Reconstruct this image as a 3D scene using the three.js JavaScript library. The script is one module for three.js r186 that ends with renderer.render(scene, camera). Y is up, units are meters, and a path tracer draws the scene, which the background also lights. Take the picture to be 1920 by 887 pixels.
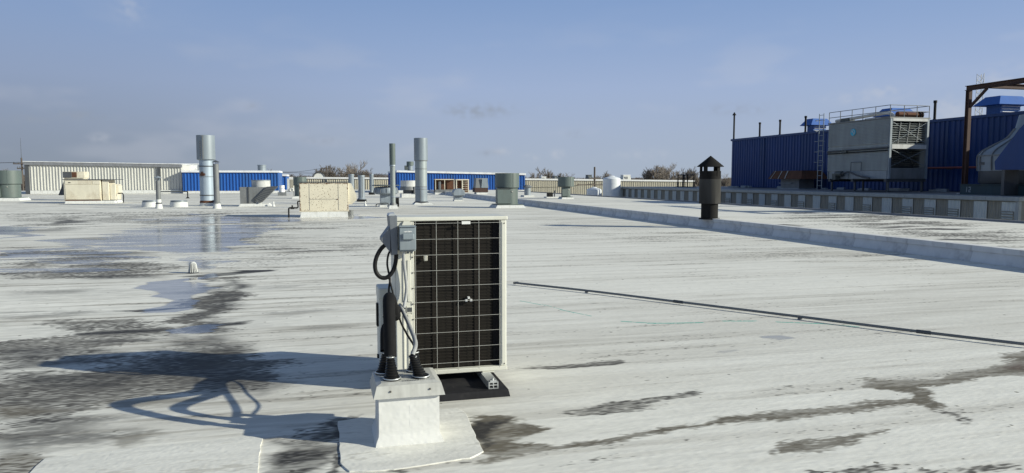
import * as THREE from 'three';
import { mergeGeometries } from 'three/addons/utils/BufferGeometryUtils.js';
import { RoundedBoxGeometry } from 'three/addons/geometries/RoundedBoxGeometry.js';

// ------------------------------------------------------------------ camera, sky, sun, exposure
const F = 1350, CX = 960, CY = 443.5, EYE = 1.7, YAW = 14.7 * Math.PI / 180, PITCH = Math.atan((CY - 335.5) / F);
const scene = new THREE.Scene();
const camera = new THREE.PerspectiveCamera(2 * Math.atan(CY / F) * 180 / Math.PI, 1920 / 887, 0.1, 4000);
camera.position.set(0, EYE, 0);
camera.rotation.order = 'YXZ';
camera.rotation.set(-PITCH, -YAW, 0);
scene.add(camera);
const renderer = new THREE.WebGLRenderer({ antialias: true });
renderer.toneMapping = THREE.LinearToneMapping;
renderer.toneMappingExposure = 1.1;
renderer.shadowMap.enabled = true;

const SUN = new THREE.Vector3(0.8713, 0.4067, 0.2747).normalize();
const sun = new THREE.DirectionalLight(new THREE.Color(1.0, 0.97, 0.81), 5.0);
sun.position.copy(SUN).multiplyScalar(150); sun.target.position.set(0, 0, -30);
sun.castShadow = true; sun.shadow.radius = 1; sun.shadow.mapSize.set(4096, 4096);
Object.assign(sun.shadow.camera, { left: -90, right: 90, top: 90, bottom: -90, near: 1, far: 400 });
scene.add(sun, sun.target);

// ------------------------------------------------------------------ noise
function hash(ix, iy, s) { let n = Math.imul(ix, 374761393) + Math.imul(iy, 668265263) + Math.imul(s, 1274126177) | 0; n = Math.imul(n ^ (n >>> 13), 1274126177); return ((n ^ (n >>> 16)) >>> 0) / 4294967296; }
function vn(x, y, s = 1, per = 0) {
  let ix = Math.floor(x), iy = Math.floor(y); const fx = x - ix, fy = y - iy;
  let jx = ix + 1, jy = iy + 1;
  if (per) { ix = ((ix % per) + per) % per; iy = ((iy % per) + per) % per; jx = ((jx % per) + per) % per; jy = ((jy % per) + per) % per; }
  const u = fx * fx * (3 - 2 * fx), v = fy * fy * (3 - 2 * fy);
  const a = hash(ix, iy, s), b = hash(jx, iy, s), c = hash(ix, jy, s), d = hash(jx, jy, s);
  return a + (b - a) * u + (c - a) * v + (a - b - c + d) * u * v;
}
function fbm(x, y, o, s = 1, per = 0) { let t = 0, a = 0.5, n = 0; for (let i = 0; i < o; i++) { t += a * vn(x, y, s + i * 17, per); n += a; a *= 0.5; x *= 2; y *= 2; per *= 2; } return t / n; }
const sstep = (a, b, x) => { const t = Math.min(1, Math.max(0, (x - a) / (b - a))); return t * t * (3 - 2 * t); };
const mix = (a, b, t) => a + (b - a) * t;
function rng(seed) { let s = seed >>> 0; return () => { s = (Math.imul(s, 1664525) + 1013904223) >>> 0; return s / 4294967296; }; }
const toS = (v) => { v = Math.min(1, Math.max(0, v)); return 255 * (v <= 0.0031308 ? v * 12.92 : 1.055 * Math.pow(v, 1 / 2.4) - 0.055); };

// ------------------------------------------------------------------ surveying: a sighted point of the place, in metres
function ray(px, py) {
  const x = (px - CX) / F, y = (CY - py) / F, c = Math.cos(PITCH), s = Math.sin(PITCH);
  const Y = y * c - s, z = -(c + y * s);
  return [x * Math.cos(YAW) - z * Math.sin(YAW), Y, z * Math.cos(YAW) + x * Math.sin(YAW)];
}
const at = (px, py, y = 0) => { const r = ray(px, py), t = (y - EYE) / r[1]; return { x: r[0] * t, z: r[2] * t, m: t / F }; };   // on a level surface
const onZ = (px, py, z) => { const r = ray(px, py), t = z / r[2]; return { x: r[0] * t, y: EYE + r[1] * t, m: t / F }; };         // on a plane across the roof
const onX = (px, py, x) => { const r = ray(px, py), t = x / r[0]; return { z: r[2] * t, y: EYE + r[1] * t, m: t / F }; };         // on a plane along the roof

// ------------------------------------------------------------------ sky (air and thin clouds)
{
  const W = 2048, H = 1024, d = new Float32Array(W * H * 4), azS = Math.atan2(SUN.z, SUN.x);
  const wisps = [[900, 207, 62, 12, 0.5, 0.78], [875, 214, 34, 6, 0.4, 0.78], [40, 223, 38, 6, 0.4, 0.8], [145, 216, 36, 7, 0.4, 0.8], [472, 200, 14, 6, 0.3, 0.8],
    [187, 258, 16, 7, 0.5, 1.22], [1046, 288, 11, 8, 0.75, 1.3], [994, 297, 14, 8, 0.5, 1.25], [1080, 252, 16, 6, 0.3, 0.85], [938, 284, 20, 6, 0.5, 1.2], [918, 287, 22, 5, 0.4, 0.8], [240, 14, 22, 22, 0.35, 1.12],
    [1660, 172, 40, 14, 0.4, 1.16], [1590, 185, 40, 10, 0.3, 1.15], [1890, 150, 40, 22, 0.5, 1.22], [1775, 205, 30, 20, 0.45, 1.2], [1380, 205, 60, 10, 0.25, 0.9], [610, 262, 50, 8, 0.25, 0.88], [1210, 290, 60, 10, 0.25, 1.1]]
    .map(([px, py, w, h, a, b]) => { const r = ray(px, py); return { az: Math.atan2(r[2], r[0]), el: Math.atan2(r[1], Math.hypot(r[0], r[2])), w: w / F, h: h / F, a, b }; });
  const air = [[0, 0.345, 0.405, 0.49], [3.5, 0.335, 0.404, 0.53], [7, 0.31, 0.395, 0.57], [10.5, 0.252, 0.352, 0.553], [14, 0.2, 0.308, 0.525], [20, 0.16, 0.262, 0.455], [32, 0.118, 0.188, 0.325], [60, 0.088, 0.126, 0.205], [90, 0.078, 0.108, 0.165]];   // radiance by height above the horizon, degrees
  for (let j = 0; j < H; j++) {
    const el = ((j + 0.5) / H - 0.5) * Math.PI, e = Math.max(0, el) * 180 / Math.PI;
    for (let i = 0; i < W; i++) {
      const az = ((i + 0.5) / W - 0.5) * 2 * Math.PI;
      const k = 0.5 + 0.5 * Math.cos(az - azS), kk = sstep(0.16, 0.46, k);
      let q0 = 0; while (q0 < air.length - 2 && e > air[q0 + 1][0]) q0++;
      const f0 = (e - air[q0][0]) / (air[q0 + 1][0] - air[q0][0]), side = mix(mix(0.68, 0.97, sstep(0, 14, e)), 1, kk) * mix(0.96, 1.06, k);
      let c = [1, 2, 3].map((q) => mix(air[q0][q], air[q0 + 1][q], f0) * side);
      // thin banks of haze near the horizon
      const ca = az * 9, band = Math.exp(-Math.pow((e - 4) / 6, 2));
      const n = band > 0.01 && el > -0.02 ? sstep(0.5, 0.8, fbm(ca, e * 0.55, 5, 31)) * band : 0;
      if (n) c = c.map((v, q) => mix(v, [0.5, 0.53, 0.6][q] * (0.85 + 0.25 * k), 0.3 * n));
      if (e < 20 && el > -0.01) for (const w of wisps) {
        let da = az - w.az; if (da > Math.PI) da -= 2 * Math.PI; if (da < -Math.PI) da += 2 * Math.PI;
        const dx = da * Math.cos(el) / w.w, dy = (el - w.el) / w.h; if (Math.abs(dx) > 2.5 || Math.abs(dy) > 2.5) continue;
        const q = dx * dx + dy * dy, f = Math.exp(-q * 1.2) * sstep(0.28, 0.72, fbm(az * 160, el * 330, 4, 7)) * w.a * (w.b > 1 ? 0.9 : 1.7);
        const cc = w.b > 1 ? [0.52, 0.54, 0.59] : [0.27, 0.31, 0.38]; c = c.map((v, z) => mix(v, cc[z], Math.min(1, f)));
      }
      if (el < 0) { const g = [0.2, 0.19, 0.17], f = sstep(0, 0.06, -el); c = c.map((v, q) => mix(v, g[q], f)); }
      const o = (j * W + i) * 4; d[o] = c[0]; d[o + 1] = c[1]; d[o + 2] = c[2]; d[o + 3] = 1;
    }
  }
  const sky = new THREE.DataTexture(d, W, H, THREE.RGBAFormat, THREE.FloatType);
  sky.mapping = THREE.EquirectangularReflectionMapping; sky.magFilter = sky.minFilter = THREE.LinearFilter; sky.needsUpdate = true;
  scene.background = sky; scene.environment = sky;
}

// ------------------------------------------------------------------ object helpers
const taken = {};
const numbered = (n) => { const k = taken[n] = (taken[n] ?? -1) + 1; return k ? `${n}_${String(k).padStart(3, '0')}` : n; };
function thing(name, label, category, x = 0, y = 0, z = 0, group) {
  const o = new THREE.Group(); o.name = numbered(name); o.position.set(x, y, z); o.userData = { label, category };
  if (group) o.userData.group = group;
  scene.add(o); return o;
}
function metric(g) {                          // uv in metres from each face's own axes
  g = g.index ? g.toNonIndexed() : g;
  const p = g.attributes.position, n = g.attributes.normal, uv = new Float32Array(p.count * 2);
  for (let i = 0; i < p.count; i += 3) {
    const ax = Math.abs(n.getX(i) + n.getX(i + 1) + n.getX(i + 2)), ay = Math.abs(n.getY(i) + n.getY(i + 1) + n.getY(i + 2)), az = Math.abs(n.getZ(i) + n.getZ(i + 1) + n.getZ(i + 2));
    for (let k = i; k < i + 3; k++) {
      const X = p.getX(k), Y = p.getY(k), Z = p.getZ(k);
      if (ax >= ay && ax >= az) { uv[2 * k] = Z; uv[2 * k + 1] = Y; } else if (ay >= az) { uv[2 * k] = X; uv[2 * k + 1] = Z; } else { uv[2 * k] = X; uv[2 * k + 1] = Y; }
    }
  }
  g.setAttribute('uv', new THREE.BufferAttribute(uv, 2));
  for (const k of Object.keys(g.attributes)) if (!['position', 'normal', 'uv'].includes(k)) g.deleteAttribute(k);
  return g;
}
const bx = (w, h, d, x = 0, y = 0, z = 0) => metric(new THREE.BoxGeometry(w, h, d).translate(x, y, z));
const span = (x0, x1, y0, y1, z0, z1) => bx(x1 - x0, y1 - y0, z1 - z0, (x0 + x1) / 2, (y0 + y1) / 2, (z0 + z1) / 2);
const rspan = (x0, x1, y0, y1, z0, z1, r = 0.008, s = 2) => metric(new RoundedBoxGeometry(x1 - x0, y1 - y0, z1 - z0, s, r).translate((x0 + x1) / 2, (y0 + y1) / 2, (z0 + z1) / 2));
function cyl(rb, rt, y0, y1, x = 0, z = 0, seg = 28, open = false) {
  const g = new THREE.CylinderGeometry(rt, rb, y1 - y0, seg, 1, open).toNonIndexed(), uv = g.attributes.uv, r = Math.max(rb, rt);
  for (let i = 0; i < uv.count; i++) uv.setXY(i, uv.getX(i) * 2 * Math.PI * r, uv.getY(i) * (y1 - y0));
  return g.translate(x, (y0 + y1) / 2, z);
}
function lathe(pts, seg = 32, x = 0, y = 0, z = 0) { return new THREE.LatheGeometry(pts.map(([r, h]) => new THREE.Vector2(r, h)), seg).toNonIndexed().translate(x, y, z); }
function rod(a, b, r, seg = 8) {
  const A = new THREE.Vector3(...a), B = new THREE.Vector3(...b), L = A.distanceTo(B);
  const g = new THREE.CylinderGeometry(r, r, L, seg).toNonIndexed();
  g.applyQuaternion(new THREE.Quaternion().setFromUnitVectors(new THREE.Vector3(0, 1, 0), B.clone().sub(A).normalize()));
  return g.translate((A.x + B.x) / 2, (A.y + B.y) / 2, (A.z + B.z) / 2);
}
function beam(a, b, w, h) {                    // rectangular bar from a to b
  const A = new THREE.Vector3(...a), B = new THREE.Vector3(...b), L = A.distanceTo(B), M = new THREE.Matrix4();
  const up = Math.abs(B.y - A.y) > 0.9 * L ? new THREE.Vector3(0, 0, 1) : new THREE.Vector3(0, 1, 0);
  const g = metric(new THREE.BoxGeometry(w, h, L)); M.lookAt(B, A, up); g.applyMatrix4(M);
  return g.translate((A.x + B.x) / 2, (A.y + B.y) / 2, (A.z + B.z) / 2);
}
function tube(pts, r, seg = 40, rad = 10) { return new THREE.TubeGeometry(new THREE.CatmullRomCurve3(pts.map((p) => new THREE.Vector3(...p))), seg, r, rad).toNonIndexed(); }
function frustum(b, t) {                       // [x0, x1, z0, z1, y] below and above
  const c = ([x0, x1, z0, z1, y]) => [[x0, y, z1], [x1, y, z1], [x1, y, z0], [x0, y, z0]], B = c(b), T = c(t), v = [];
  const q = (p, r, s, u) => v.push(...p, ...r, ...s, ...p, ...s, ...u);
  for (let i = 0; i < 4; i++) { const j = (i + 1) % 4; q(B[i], B[j], T[j], T[i]); }
  q(T[0], T[1], T[2], T[3]); q(B[3], B[2], B[1], B[0]);
  const g = new THREE.BufferGeometry(); g.setAttribute('position', new THREE.BufferAttribute(new Float32Array(v), 3)); g.computeVertexNormals(); return metric(g);
}
function prism(pts, z0, z1, bevel = 0) {       // outline in x, y with real thickness
  const s = new THREE.Shape(pts.map((p) => new THREE.Vector2(...p)));
  return metric(new THREE.ExtrudeGeometry(s, { depth: z1 - z0 - 2 * bevel, bevelEnabled: bevel > 0, bevelSize: bevel, bevelThickness: bevel, bevelSegments: 2 }).translate(0, 0, z0 + bevel));
}
function slab(pts, y, h, bevel = 0.004) {       // outline in x, z lying on a level surface
  const s = new THREE.Shape(pts.map(([x, z]) => new THREE.Vector2(x, -z)));
  return metric(new THREE.ExtrudeGeometry(s, { depth: h - bevel, bevelEnabled: true, bevelSize: bevel, bevelThickness: bevel, bevelSegments: 2 }).rotateX(-Math.PI / 2).translate(0, y, 0));
}
function part(name, geo, mat, parent, label) {
  if (Array.isArray(geo)) { geo = geo.map((g) => { g = g.index ? g.toNonIndexed() : g; for (const k of Object.keys(g.attributes)) if (!['position', 'normal', 'uv'].includes(k)) g.deleteAttribute(k); return g; }); geo = geo.length > 1 ? mergeGeometries(geo) : geo[0]; }
  const m = new THREE.Mesh(geo, mat); m.name = name; m.castShadow = m.receiveShadow = true; if (label) m.userData.label = label;
  parent.add(m); return m;
}
function structure(name, geo, mat) { const m = part(numbered(name), geo, mat, scene); m.userData.kind = 'structure'; return m; }

// ------------------------------------------------------------------ materials
function paint(w, h, size, fn) {               // colour texture computed per texel, repeating every `size` metres
  const d = new Uint8Array(w * h * 4);
  for (let j = 0; j < h; j++) for (let i = 0; i < w; i++) { const c = fn(i / w, j / h), o = (j * w + i) * 4; d[o] = toS(c[0]); d[o + 1] = toS(c[1]); d[o + 2] = toS(c[2]); d[o + 3] = 255; }
  const t = new THREE.DataTexture(d, w, h); t.colorSpace = THREE.SRGBColorSpace; t.wrapS = t.wrapT = THREE.RepeatWrapping; t.magFilter = THREE.LinearFilter;
  if (Array.isArray(size)) t.repeat.set(1 / size[0], 1 / size[1]); else t.repeat.set(1 / size, 1 / size);
  t.needsUpdate = true; return t;
}
let seedN = 100;
function worn(c, { rough = 0.6, metal = 0, size = 2, v = 0.14, streak = 0.12, dirt = 0.1, dirtC = [0.09, 0.075, 0.06], n = 128 } = {}) {
  const s = seedN += 41;
  const map = paint(n, n, size, (u, w) => {
    const a = fbm(u * 5, w * 5, 4, s, 5) - 0.5, st = fbm(u * 24, w * 3, 3, s + 5, 3 * 8) - 0.5, d = dirt * sstep(0.5, 0.78, fbm(u * 6, w * 4, 4, s + 9, 12)) * (0.4 + 0.6 * vn(u * 40, w * 40, s + 3, 40));
    const k = 1 + v * 2 * a + streak * 2 * st;
    return c.map((q, i) => mix(q * k, dirtC[i], d * 2));
  });
  return new THREE.MeshStandardMaterial({ map, roughness: rough, metalness: metal });
}
const dull = (m, k = 0.35) => { const p = new THREE.MeshPhysicalMaterial({ map: m.map, color: m.color, roughness: m.roughness, metalness: m.metalness, specularIntensity: k }); return p; };
const plain = (c, rough = 0.6, metal = 0) => new THREE.MeshStandardMaterial({ color: new THREE.Color().setRGB(...c), roughness: rough, metalness: metal });
const M = {
  cream: worn([0.66, 0.62, 0.5], { v: 0.07, streak: 0.06, dirt: 0.15, dirtC: [0.25, 0.16, 0.08] }),
  unit: worn([0.66, 0.655, 0.58], { rough: 0.42, v: 0.03, streak: 0.03, dirt: 0.06, dirtC: [0.3, 0.28, 0.22], size: 0.8 }),
  curb: worn([0.68, 0.68, 0.655], { rough: 0.7, v: 0.05, streak: 0.04, dirt: 0.06, dirtC: [0.3, 0.29, 0.26], size: 0.9 }),
  kerb: worn([0.68, 0.68, 0.67], { rough: 0.75, v: 0.12, streak: 0.05, dirt: 0.2, dirtC: [0.14, 0.13, 0.13], size: 1.7 }),
  coat: worn([0.66, 0.67, 0.655], { rough: 0.75, v: 0.1, streak: 0.08, dirt: 0.2, dirtC: [0.28, 0.26, 0.22], size: 1.3 }),
  whitePanel: worn([0.57, 0.57, 0.53], { v: 0.06, streak: 0.08, size: 3 }),
  whiteTrim: worn([0.74, 0.75, 0.76], { v: 0.05, size: 3 }),
  greyTrim: worn([0.2, 0.21, 0.23], { v: 0.08 }),
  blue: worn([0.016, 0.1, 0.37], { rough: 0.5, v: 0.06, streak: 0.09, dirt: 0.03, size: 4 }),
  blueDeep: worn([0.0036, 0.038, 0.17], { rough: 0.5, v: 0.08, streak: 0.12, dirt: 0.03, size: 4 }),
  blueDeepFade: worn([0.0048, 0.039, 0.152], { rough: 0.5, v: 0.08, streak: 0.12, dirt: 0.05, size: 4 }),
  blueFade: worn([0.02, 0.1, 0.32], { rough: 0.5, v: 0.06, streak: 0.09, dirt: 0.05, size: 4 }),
  green: worn([0.105, 0.135, 0.128], { v: 0.06, streak: 0.08, dirt: 0.08, rough: 0.5 }),
  greenDark: worn([0.07, 0.085, 0.085], { v: 0.08, rough: 0.5 }),
  galv: worn([0.25, 0.29, 0.325], { v: 0.1, streak: 0.12, dirt: 0.08, rough: 0.45, metal: 0.15 }),
  galvDull: worn([0.19, 0.2, 0.205], { v: 0.12, streak: 0.12, dirt: 0.12, rough: 0.55, metal: 0.2 }),
  galvDark: worn([0.085, 0.092, 0.1], { v: 0.12, streak: 0.1, rough: 0.5, metal: 0.3 }),
  capPaint: worn([0.5, 0.5, 0.465], { v: 0.06, dirt: 0.1, rough: 0.45, size: 0.5 }),
  alum: worn([0.6, 0.62, 0.62], { v: 0.08, rough: 0.38, metal: 0.6, size: 0.6 }),
  steelWhite: worn([0.55, 0.56, 0.55], { v: 0.08, dirt: 0.15 }),
  towerGrey: worn([0.29, 0.315, 0.315], { v: 0.08, streak: 0.14, dirt: 0.16, dirtC: [0.2, 0.2, 0.19], size: 4 }),
  rust: worn([0.1, 0.042, 0.022], { v: 0.35, streak: 0.2, dirt: 0.3, dirtC: [0.03, 0.02, 0.015], rough: 0.9 }),
  rustSteel: worn([0.06, 0.032, 0.026], { v: 0.2, streak: 0.15, rough: 0.8 }),
  black: dull(plain([0.01, 0.01, 0.0105], 0.55), 0.5),
  rubber: dull(worn([0.02, 0.02, 0.023], { rough: 0.8, v: 0.25, dirt: 0.12, dirtC: [0.08, 0.075, 0.07], size: 0.5 })),
  boot: dull(plain([0.008, 0.008, 0.0085], 0.36), 0.6),
  foam: dull(worn([0.009, 0.009, 0.0098], { rough: 0.8, v: 0.25, size: 0.3, dirtC: [0.03, 0.03, 0.03] })),
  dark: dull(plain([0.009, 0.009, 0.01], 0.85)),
  coil: dull(worn([0.0125, 0.0105, 0.0085], { rough: 0.6, v: 0.2, streak: 0.1, dirt: 0.1, dirtC: [0.03, 0.026, 0.02], size: 0.6 })),
  coilRow: dull(plain([0.02, 0.0175, 0.014], 0.7)),
  wire: plain([0.5, 0.5, 0.47], 0.55),
  hoodShade: worn([0.15, 0.165, 0.185], { rough: 0.5, v: 0.06, size: 0.5 }),  // cable hood grey, darkened so the sunlit metal looks shaded
  boxGrey: worn([0.23, 0.27, 0.295], { rough: 0.45, v: 0.05, dirt: 0.05, size: 0.5 }),
  conduit: worn([0.36, 0.37, 0.37], { rough: 0.5, v: 0.06, size: 0.5 }),
  soot: dull(worn([0.014, 0.0135, 0.013], { v: 0.35, streak: 0.25, dirt: 0.5, dirtC: [0.012, 0.012, 0.012], rough: 0.85, size: 2.2 })),
  sootPale: dull(worn([0.05, 0.049, 0.047], { v: 0.4, streak: 0.3, dirt: 0.4, dirtC: [0.03, 0.03, 0.03], rough: 0.8, size: 1.7 })),
  beige: worn([0.5, 0.47, 0.38], { v: 0.06, streak: 0.14, dirt: 0.1, size: 5 }),
  beigeDark: worn([0.3, 0.28, 0.23], { v: 0.1, streak: 0.2, size: 5 }),
  stripeLight: worn([0.44, 0.5, 0.54], { v: 0.08, streak: 0.1, size: 2 }),
  stripeDark: worn([0.22, 0.225, 0.21], { v: 0.12, streak: 0.14, size: 2 }),
  roofGrey: worn([0.2, 0.2, 0.205], { v: 0.2, streak: 0.05, dirt: 0.3, size: 7, n: 256 }),
  tank: worn([0.76, 0.79, 0.82], { v: 0.03, streak: 0.04, rough: 0.4, size: 3 }),
  teal: worn([0.025, 0.055, 0.068], { v: 0.1 }),
  wood: worn([0.1, 0.08, 0.065], { v: 0.2, streak: 0.25 }),
  barkHazed: plain([0.19, 0.165, 0.145], 0.95),  // distance haze put into the colour: bark lightened
  barkFar: plain([0.14, 0.12, 0.11], 1),
  grass: worn([0.16, 0.14, 0.08], { v: 0.25, dirt: 0.3, size: 30, n: 256 }),
  cyan: plain([0.05, 0.42, 0.6], 0.5), white: plain([0.75, 0.75, 0.73], 0.5), brass: plain([0.6, 0.58, 0.5], 0.35, 0.6),
  screw: plain([0.12, 0.11, 0.1], 0.5, 0.5),
};

// ------------------------------------------------------------------ the coated roof: stains and ponds where they lie, then brush-marked coating
const stains = [];
function stain(kind, strength, pts, { y = 0, soft = 1, holes = 0.3 } = {}) {
  const w = pts.map(([a, b]) => { const p = at(a, b, y); return [p.x, p.z, p.m]; }), d = w.reduce((s, p) => s + p[2], 0) / w.length * F, A = 0.02 * d;
  const xs = w.map((p) => p[0]), zs = w.map((p) => p[1]), q = 4 * A + 0.2;
  stains.push({ kind, strength, w, A, L: 0.05 * d, soft: 0.012 * d * soft, holes, y, x0: Math.min(...xs) - q, x1: Math.max(...xs) + q, z0: Math.min(...zs) - q, z1: Math.max(...zs) + q, s: 300 + stains.length * 13 });
}
// water standing in the low places
stain('wet', 1, [[200, 440], [300, 424], [505, 420], [515, 428], [470, 445], [450, 470], [440, 488], [362, 506], [330, 482], [250, 470], [180, 468]], { holes: 0.85 });
stain('wet', 0.75, [[0, 470], [180, 462], [330, 486], [250, 496], [0, 492]], { holes: 0.95 });
stain('wet', 0.7, [[240, 410], [420, 404], [540, 412], [480, 418], [300, 420]], { holes: 0.95 });
stain('wet', 1, [[0, 423], [118, 425], [70, 440], [0, 452]], { holes: 0.5 });
stain('wet', 0.9, [[85, 450], [175, 448], [165, 464], [130, 466]], { holes: 0.5 });
stain('wet', 0.6, [[0, 503], [200, 499], [250, 505], [120, 513], [0, 518]], { holes: 0.6 });
stain('wet', 0.9, [[225, 588], [300, 560], [255, 540], [345, 522], [410, 512], [400, 530], [340, 560], [335, 575], [300, 586]], { holes: 0.3 });
stain('wet', 1, [[318, 616], [350, 609], [400, 608], [400, 616], [370, 623], [325, 625]], { holes: 0.1 });
stain('wet', 0.7, [[360, 400], [560, 410], [700, 402], [720, 409], [500, 418], [260, 412]], { holes: 0.8 });
stain('wet', 0.5, [[1432, 634], [1470, 631], [1482, 637], [1460, 641], [1438, 640]], { soft: 0.6, holes: 0.1 });
stain('wet', 0.45, [[1340, 656], [1380, 652], [1402, 656], [1370, 661]], { soft: 0.6, holes: 0.1 });
// worn and soiled areas
stain('worn', 0.85, [[0, 640], [200, 625], [470, 640], [520, 690], [660, 760], [650, 838], [480, 810], [300, 838], [80, 880], [-60, 887], [-60, 640]], { soft: 6, holes: 0.2 });
stain('worn', 0.8, [[100, 600], [260, 596], [450, 635], [430, 690], [150, 690], [90, 650]], { soft: 4 });
stain('worn', 0.95, [[375, 525], [450, 518], [452, 556], [425, 596], [455, 650], [420, 690], [325, 695], [350, 620]], { soft: 3, holes: 0.5 });
for (const [a, b, w] of [[20, 432, 150], [150, 447, 190], [300, 432, 140], [420, 446, 90], [60, 478, 220], [330, 468, 120], [120, 520, 200], [300, 548, 120], [20, 548, 150], [470, 540, 90], [520, 470, 110], [0, 590, 190], [480, 585, 120], [560, 620, 90], [120, 640, 180], [230, 655, 150], [520, 445, 120]])
  stain('grime', 0.5, [[a, b], [a + w * 0.4, b - w * 0.022], [a + w, b - w * 0.03], [a + w * 0.8, b + w * 0.012], [a + w * 0.3, b + w * 0.035]], { soft: 1.6, holes: 0.95 });
stain('grime', 0.6, [[395, 535], [445, 530], [440, 570], [415, 600], [440, 640], [400, 690], [350, 690], [365, 625]], { soft: 2, holes: 0.9 });
stain('worn', 0.7, [[0, 462], [260, 470], [330, 500], [240, 520], [0, 530]], { soft: 5 });
stain('worn', 0.5, [[0, 400], [420, 395], [600, 420], [500, 520], [300, 420], [0, 440]], { soft: 4 });
stain('worn', 0.75, [[1060, 768], [1230, 744], [1330, 722], [1340, 742], [1180, 776], [1080, 778]], { soft: 2 });
stain('worn', 0.8, [[1000, 686], [1050, 684], [1130, 675], [1120, 686], [1050, 694]], { soft: 1.2 });
stain('worn', 0.55, [[980, 872], [1100, 856], [1240, 850], [1200, 870], [1060, 887]], { soft: 3 });
stain('worn', 0.7, [[1230, 862], [1360, 853], [1420, 838], [1440, 846], [1380, 860], [1240, 870]], { soft: 1.5 });
stain('worn', 0.6, [[1500, 880], [1650, 872], [1900, 866], [1920, 887], [1500, 900]], { soft: 2.5 });
stain('worn', 0.6, [[1780, 772], [1850, 795], [1850, 805], [1770, 776]], { soft: 1.5 });
stain('worn', 0.22, [[960, 400], [1200, 420], [1920, 505], [1920, 540], [1250, 465], [960, 425]], { soft: 5 });
stain('worn', 0.6, [[1120, 592], [1155, 588], [1160, 596], [1128, 602]], { soft: 1 });
stain('worn', 0.35, [[560, 420], [740, 415], [740, 470], [560, 520]], { soft: 5 });
stain('tan', 0.38, [[960, 396], [1010, 392], [1280, 424], [1560, 462], [1920, 508], [1920, 560], [1500, 500], [1250, 458], [1040, 425]], { soft: 6, holes: 0.8 });
stain('tan', 0.45, [[660, 392], [820, 386], [960, 396], [960, 406], [740, 402]], { soft: 3, holes: 0.5 });
// dried mud along the membrane seams
stain('mud', 0.92, [[836, 805], [870, 782], [960, 790], [990, 803], [955, 822], [1040, 832], [1220, 812], [1345, 800], [1360, 782], [1420, 776], [1520, 766], [1600, 756], [1690, 750], [1650, 722], [1650, 710], [1760, 712], [1850, 690], [1880, 670], [1930, 664], [1930, 708], [1850, 712], [1790, 724], [1722, 730], [1752, 757], [1745, 764], [1690, 756], [1600, 771], [1500, 786], [1420, 796], [1300, 813], [1100, 838], [960, 860], [905, 850]], { soft: 0.5, holes: 0.35 });
stain('mud', 0.85, [[1446, 838], [1470, 832], [1560, 824], [1650, 814], [1600, 830], [1530, 840], [1455, 845]], { soft: 0.5, holes: 0.3 });
stain('mud', 0.7, [[1870, 660], [1930, 666], [1930, 670], [1890, 664]], { soft: 0.5 });
stain('rusty', 0.8, [[1885, 682], [1930, 672], [1930, 700], [1880, 692]], { soft: 1.2 });
stain('grime', 0.95, [[872, 797], [940, 795], [948, 808], [915, 822], [905, 836], [892, 815]], { soft: 0.8, holes: 0.2 });
stain('grime', 0.7, [[830, 803], [880, 796], [885, 806], [838, 812]], { soft: 0.8, holes: 0.3 });
stain('grime', 0.85, [[478, 895], [482, 850], [496, 826], [560, 830], [622, 834], [628, 895]], { soft: 1.5, holes: 0.5 });
stain('grime', 0.85, [[616, 800], [632, 784], [700, 775], [702, 782], [638, 792], [632, 820], [640, 895], [622, 895]], { soft: 0.5, holes: 0.2 });
stain('grime', 0.8, [[862, 765], [880, 775], [908, 850], [890, 868], [740, 890], [720, 887], [876, 858], [896, 846], [868, 782]], { soft: 0.5, holes: 0.2 });
// dark silt left by water round the drain and along old run-offs
stain('grime', 0.95, [[365, 514], [430, 506], [480, 507], [465, 514], [430, 518], [400, 528], [375, 532], [410, 519], [350, 517]], { soft: 0.7, holes: 0.35 });
stain('grime', 0.85, [[425, 527], [448, 527], [450, 543], [420, 546]], { soft: 1, holes: 0.5 });
stain('grime', 0.9, [[188, 584], [330, 573], [432, 570], [330, 577], [240, 587]], { soft: 0.5, holes: 0.3 });
stain('grime', 0.85, [[130, 626], [300, 614], [330, 618], [300, 622], [140, 630]], { soft: 0.6, holes: 0.4 });
stain('grime', 0.85, [[395, 611], [485, 604], [470, 611], [400, 618]], { soft: 0.6, holes: 0.3 });
stain('grime', 0.8, [[70, 418], [145, 407], [120, 414], [160, 418], [90, 422]], { soft: 0.6, holes: 0.4 });
stain('grime', 0.7, [[320, 575], [420, 562], [430, 566], [330, 579]], { soft: 0.6, holes: 0.4 });
stain('grime', 0.7, [[0, 655], [110, 650], [200, 668], [120, 690], [0, 700]], { soft: 3, holes: 0.8 });
stain('grime', 0.75, [[330, 630], [430, 640], [445, 665], [400, 690], [300, 680]], { soft: 2.5, holes: 0.7 });
stain('grime', 0.65, [[0, 790], [120, 780], [260, 800], [160, 830], [0, 850]], { soft: 3, holes: 0.85 });
stain('mud', 0.75, [[0, 768], [60, 764], [140, 772], [60, 780], [0, 784]], { soft: 1.2, holes: 0.4 });
stain('mud', 0.6, [[150, 762], [280, 745], [400, 738], [390, 755], [230, 770]], { soft: 1.5, holes: 0.5 });
stain('mud', 0.6, [[200, 825], [290, 812], [300, 820], [220, 835]], { soft: 1.2, holes: 0.4 });
stain('mud', 0.55, [[330, 655], [430, 650], [420, 690], [330, 692]], { soft: 1.5, holes: 0.4 });
stain('grime', 0.6, [[60, 700], [190, 690], [300, 700], [200, 725], [80, 722]], { soft: 2.5, holes: 0.7 });
stain('grime', 0.55, [[270, 700], [440, 690], [560, 720], [480, 745], [380, 735], [430, 712]], { soft: 2, holes: 0.6 });
stain('mud', 0.7, [[-20, 850], [60, 855], [90, 870], [60, 900], [-40, 900]], { soft: 1.5, holes: 0.4 });
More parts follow.
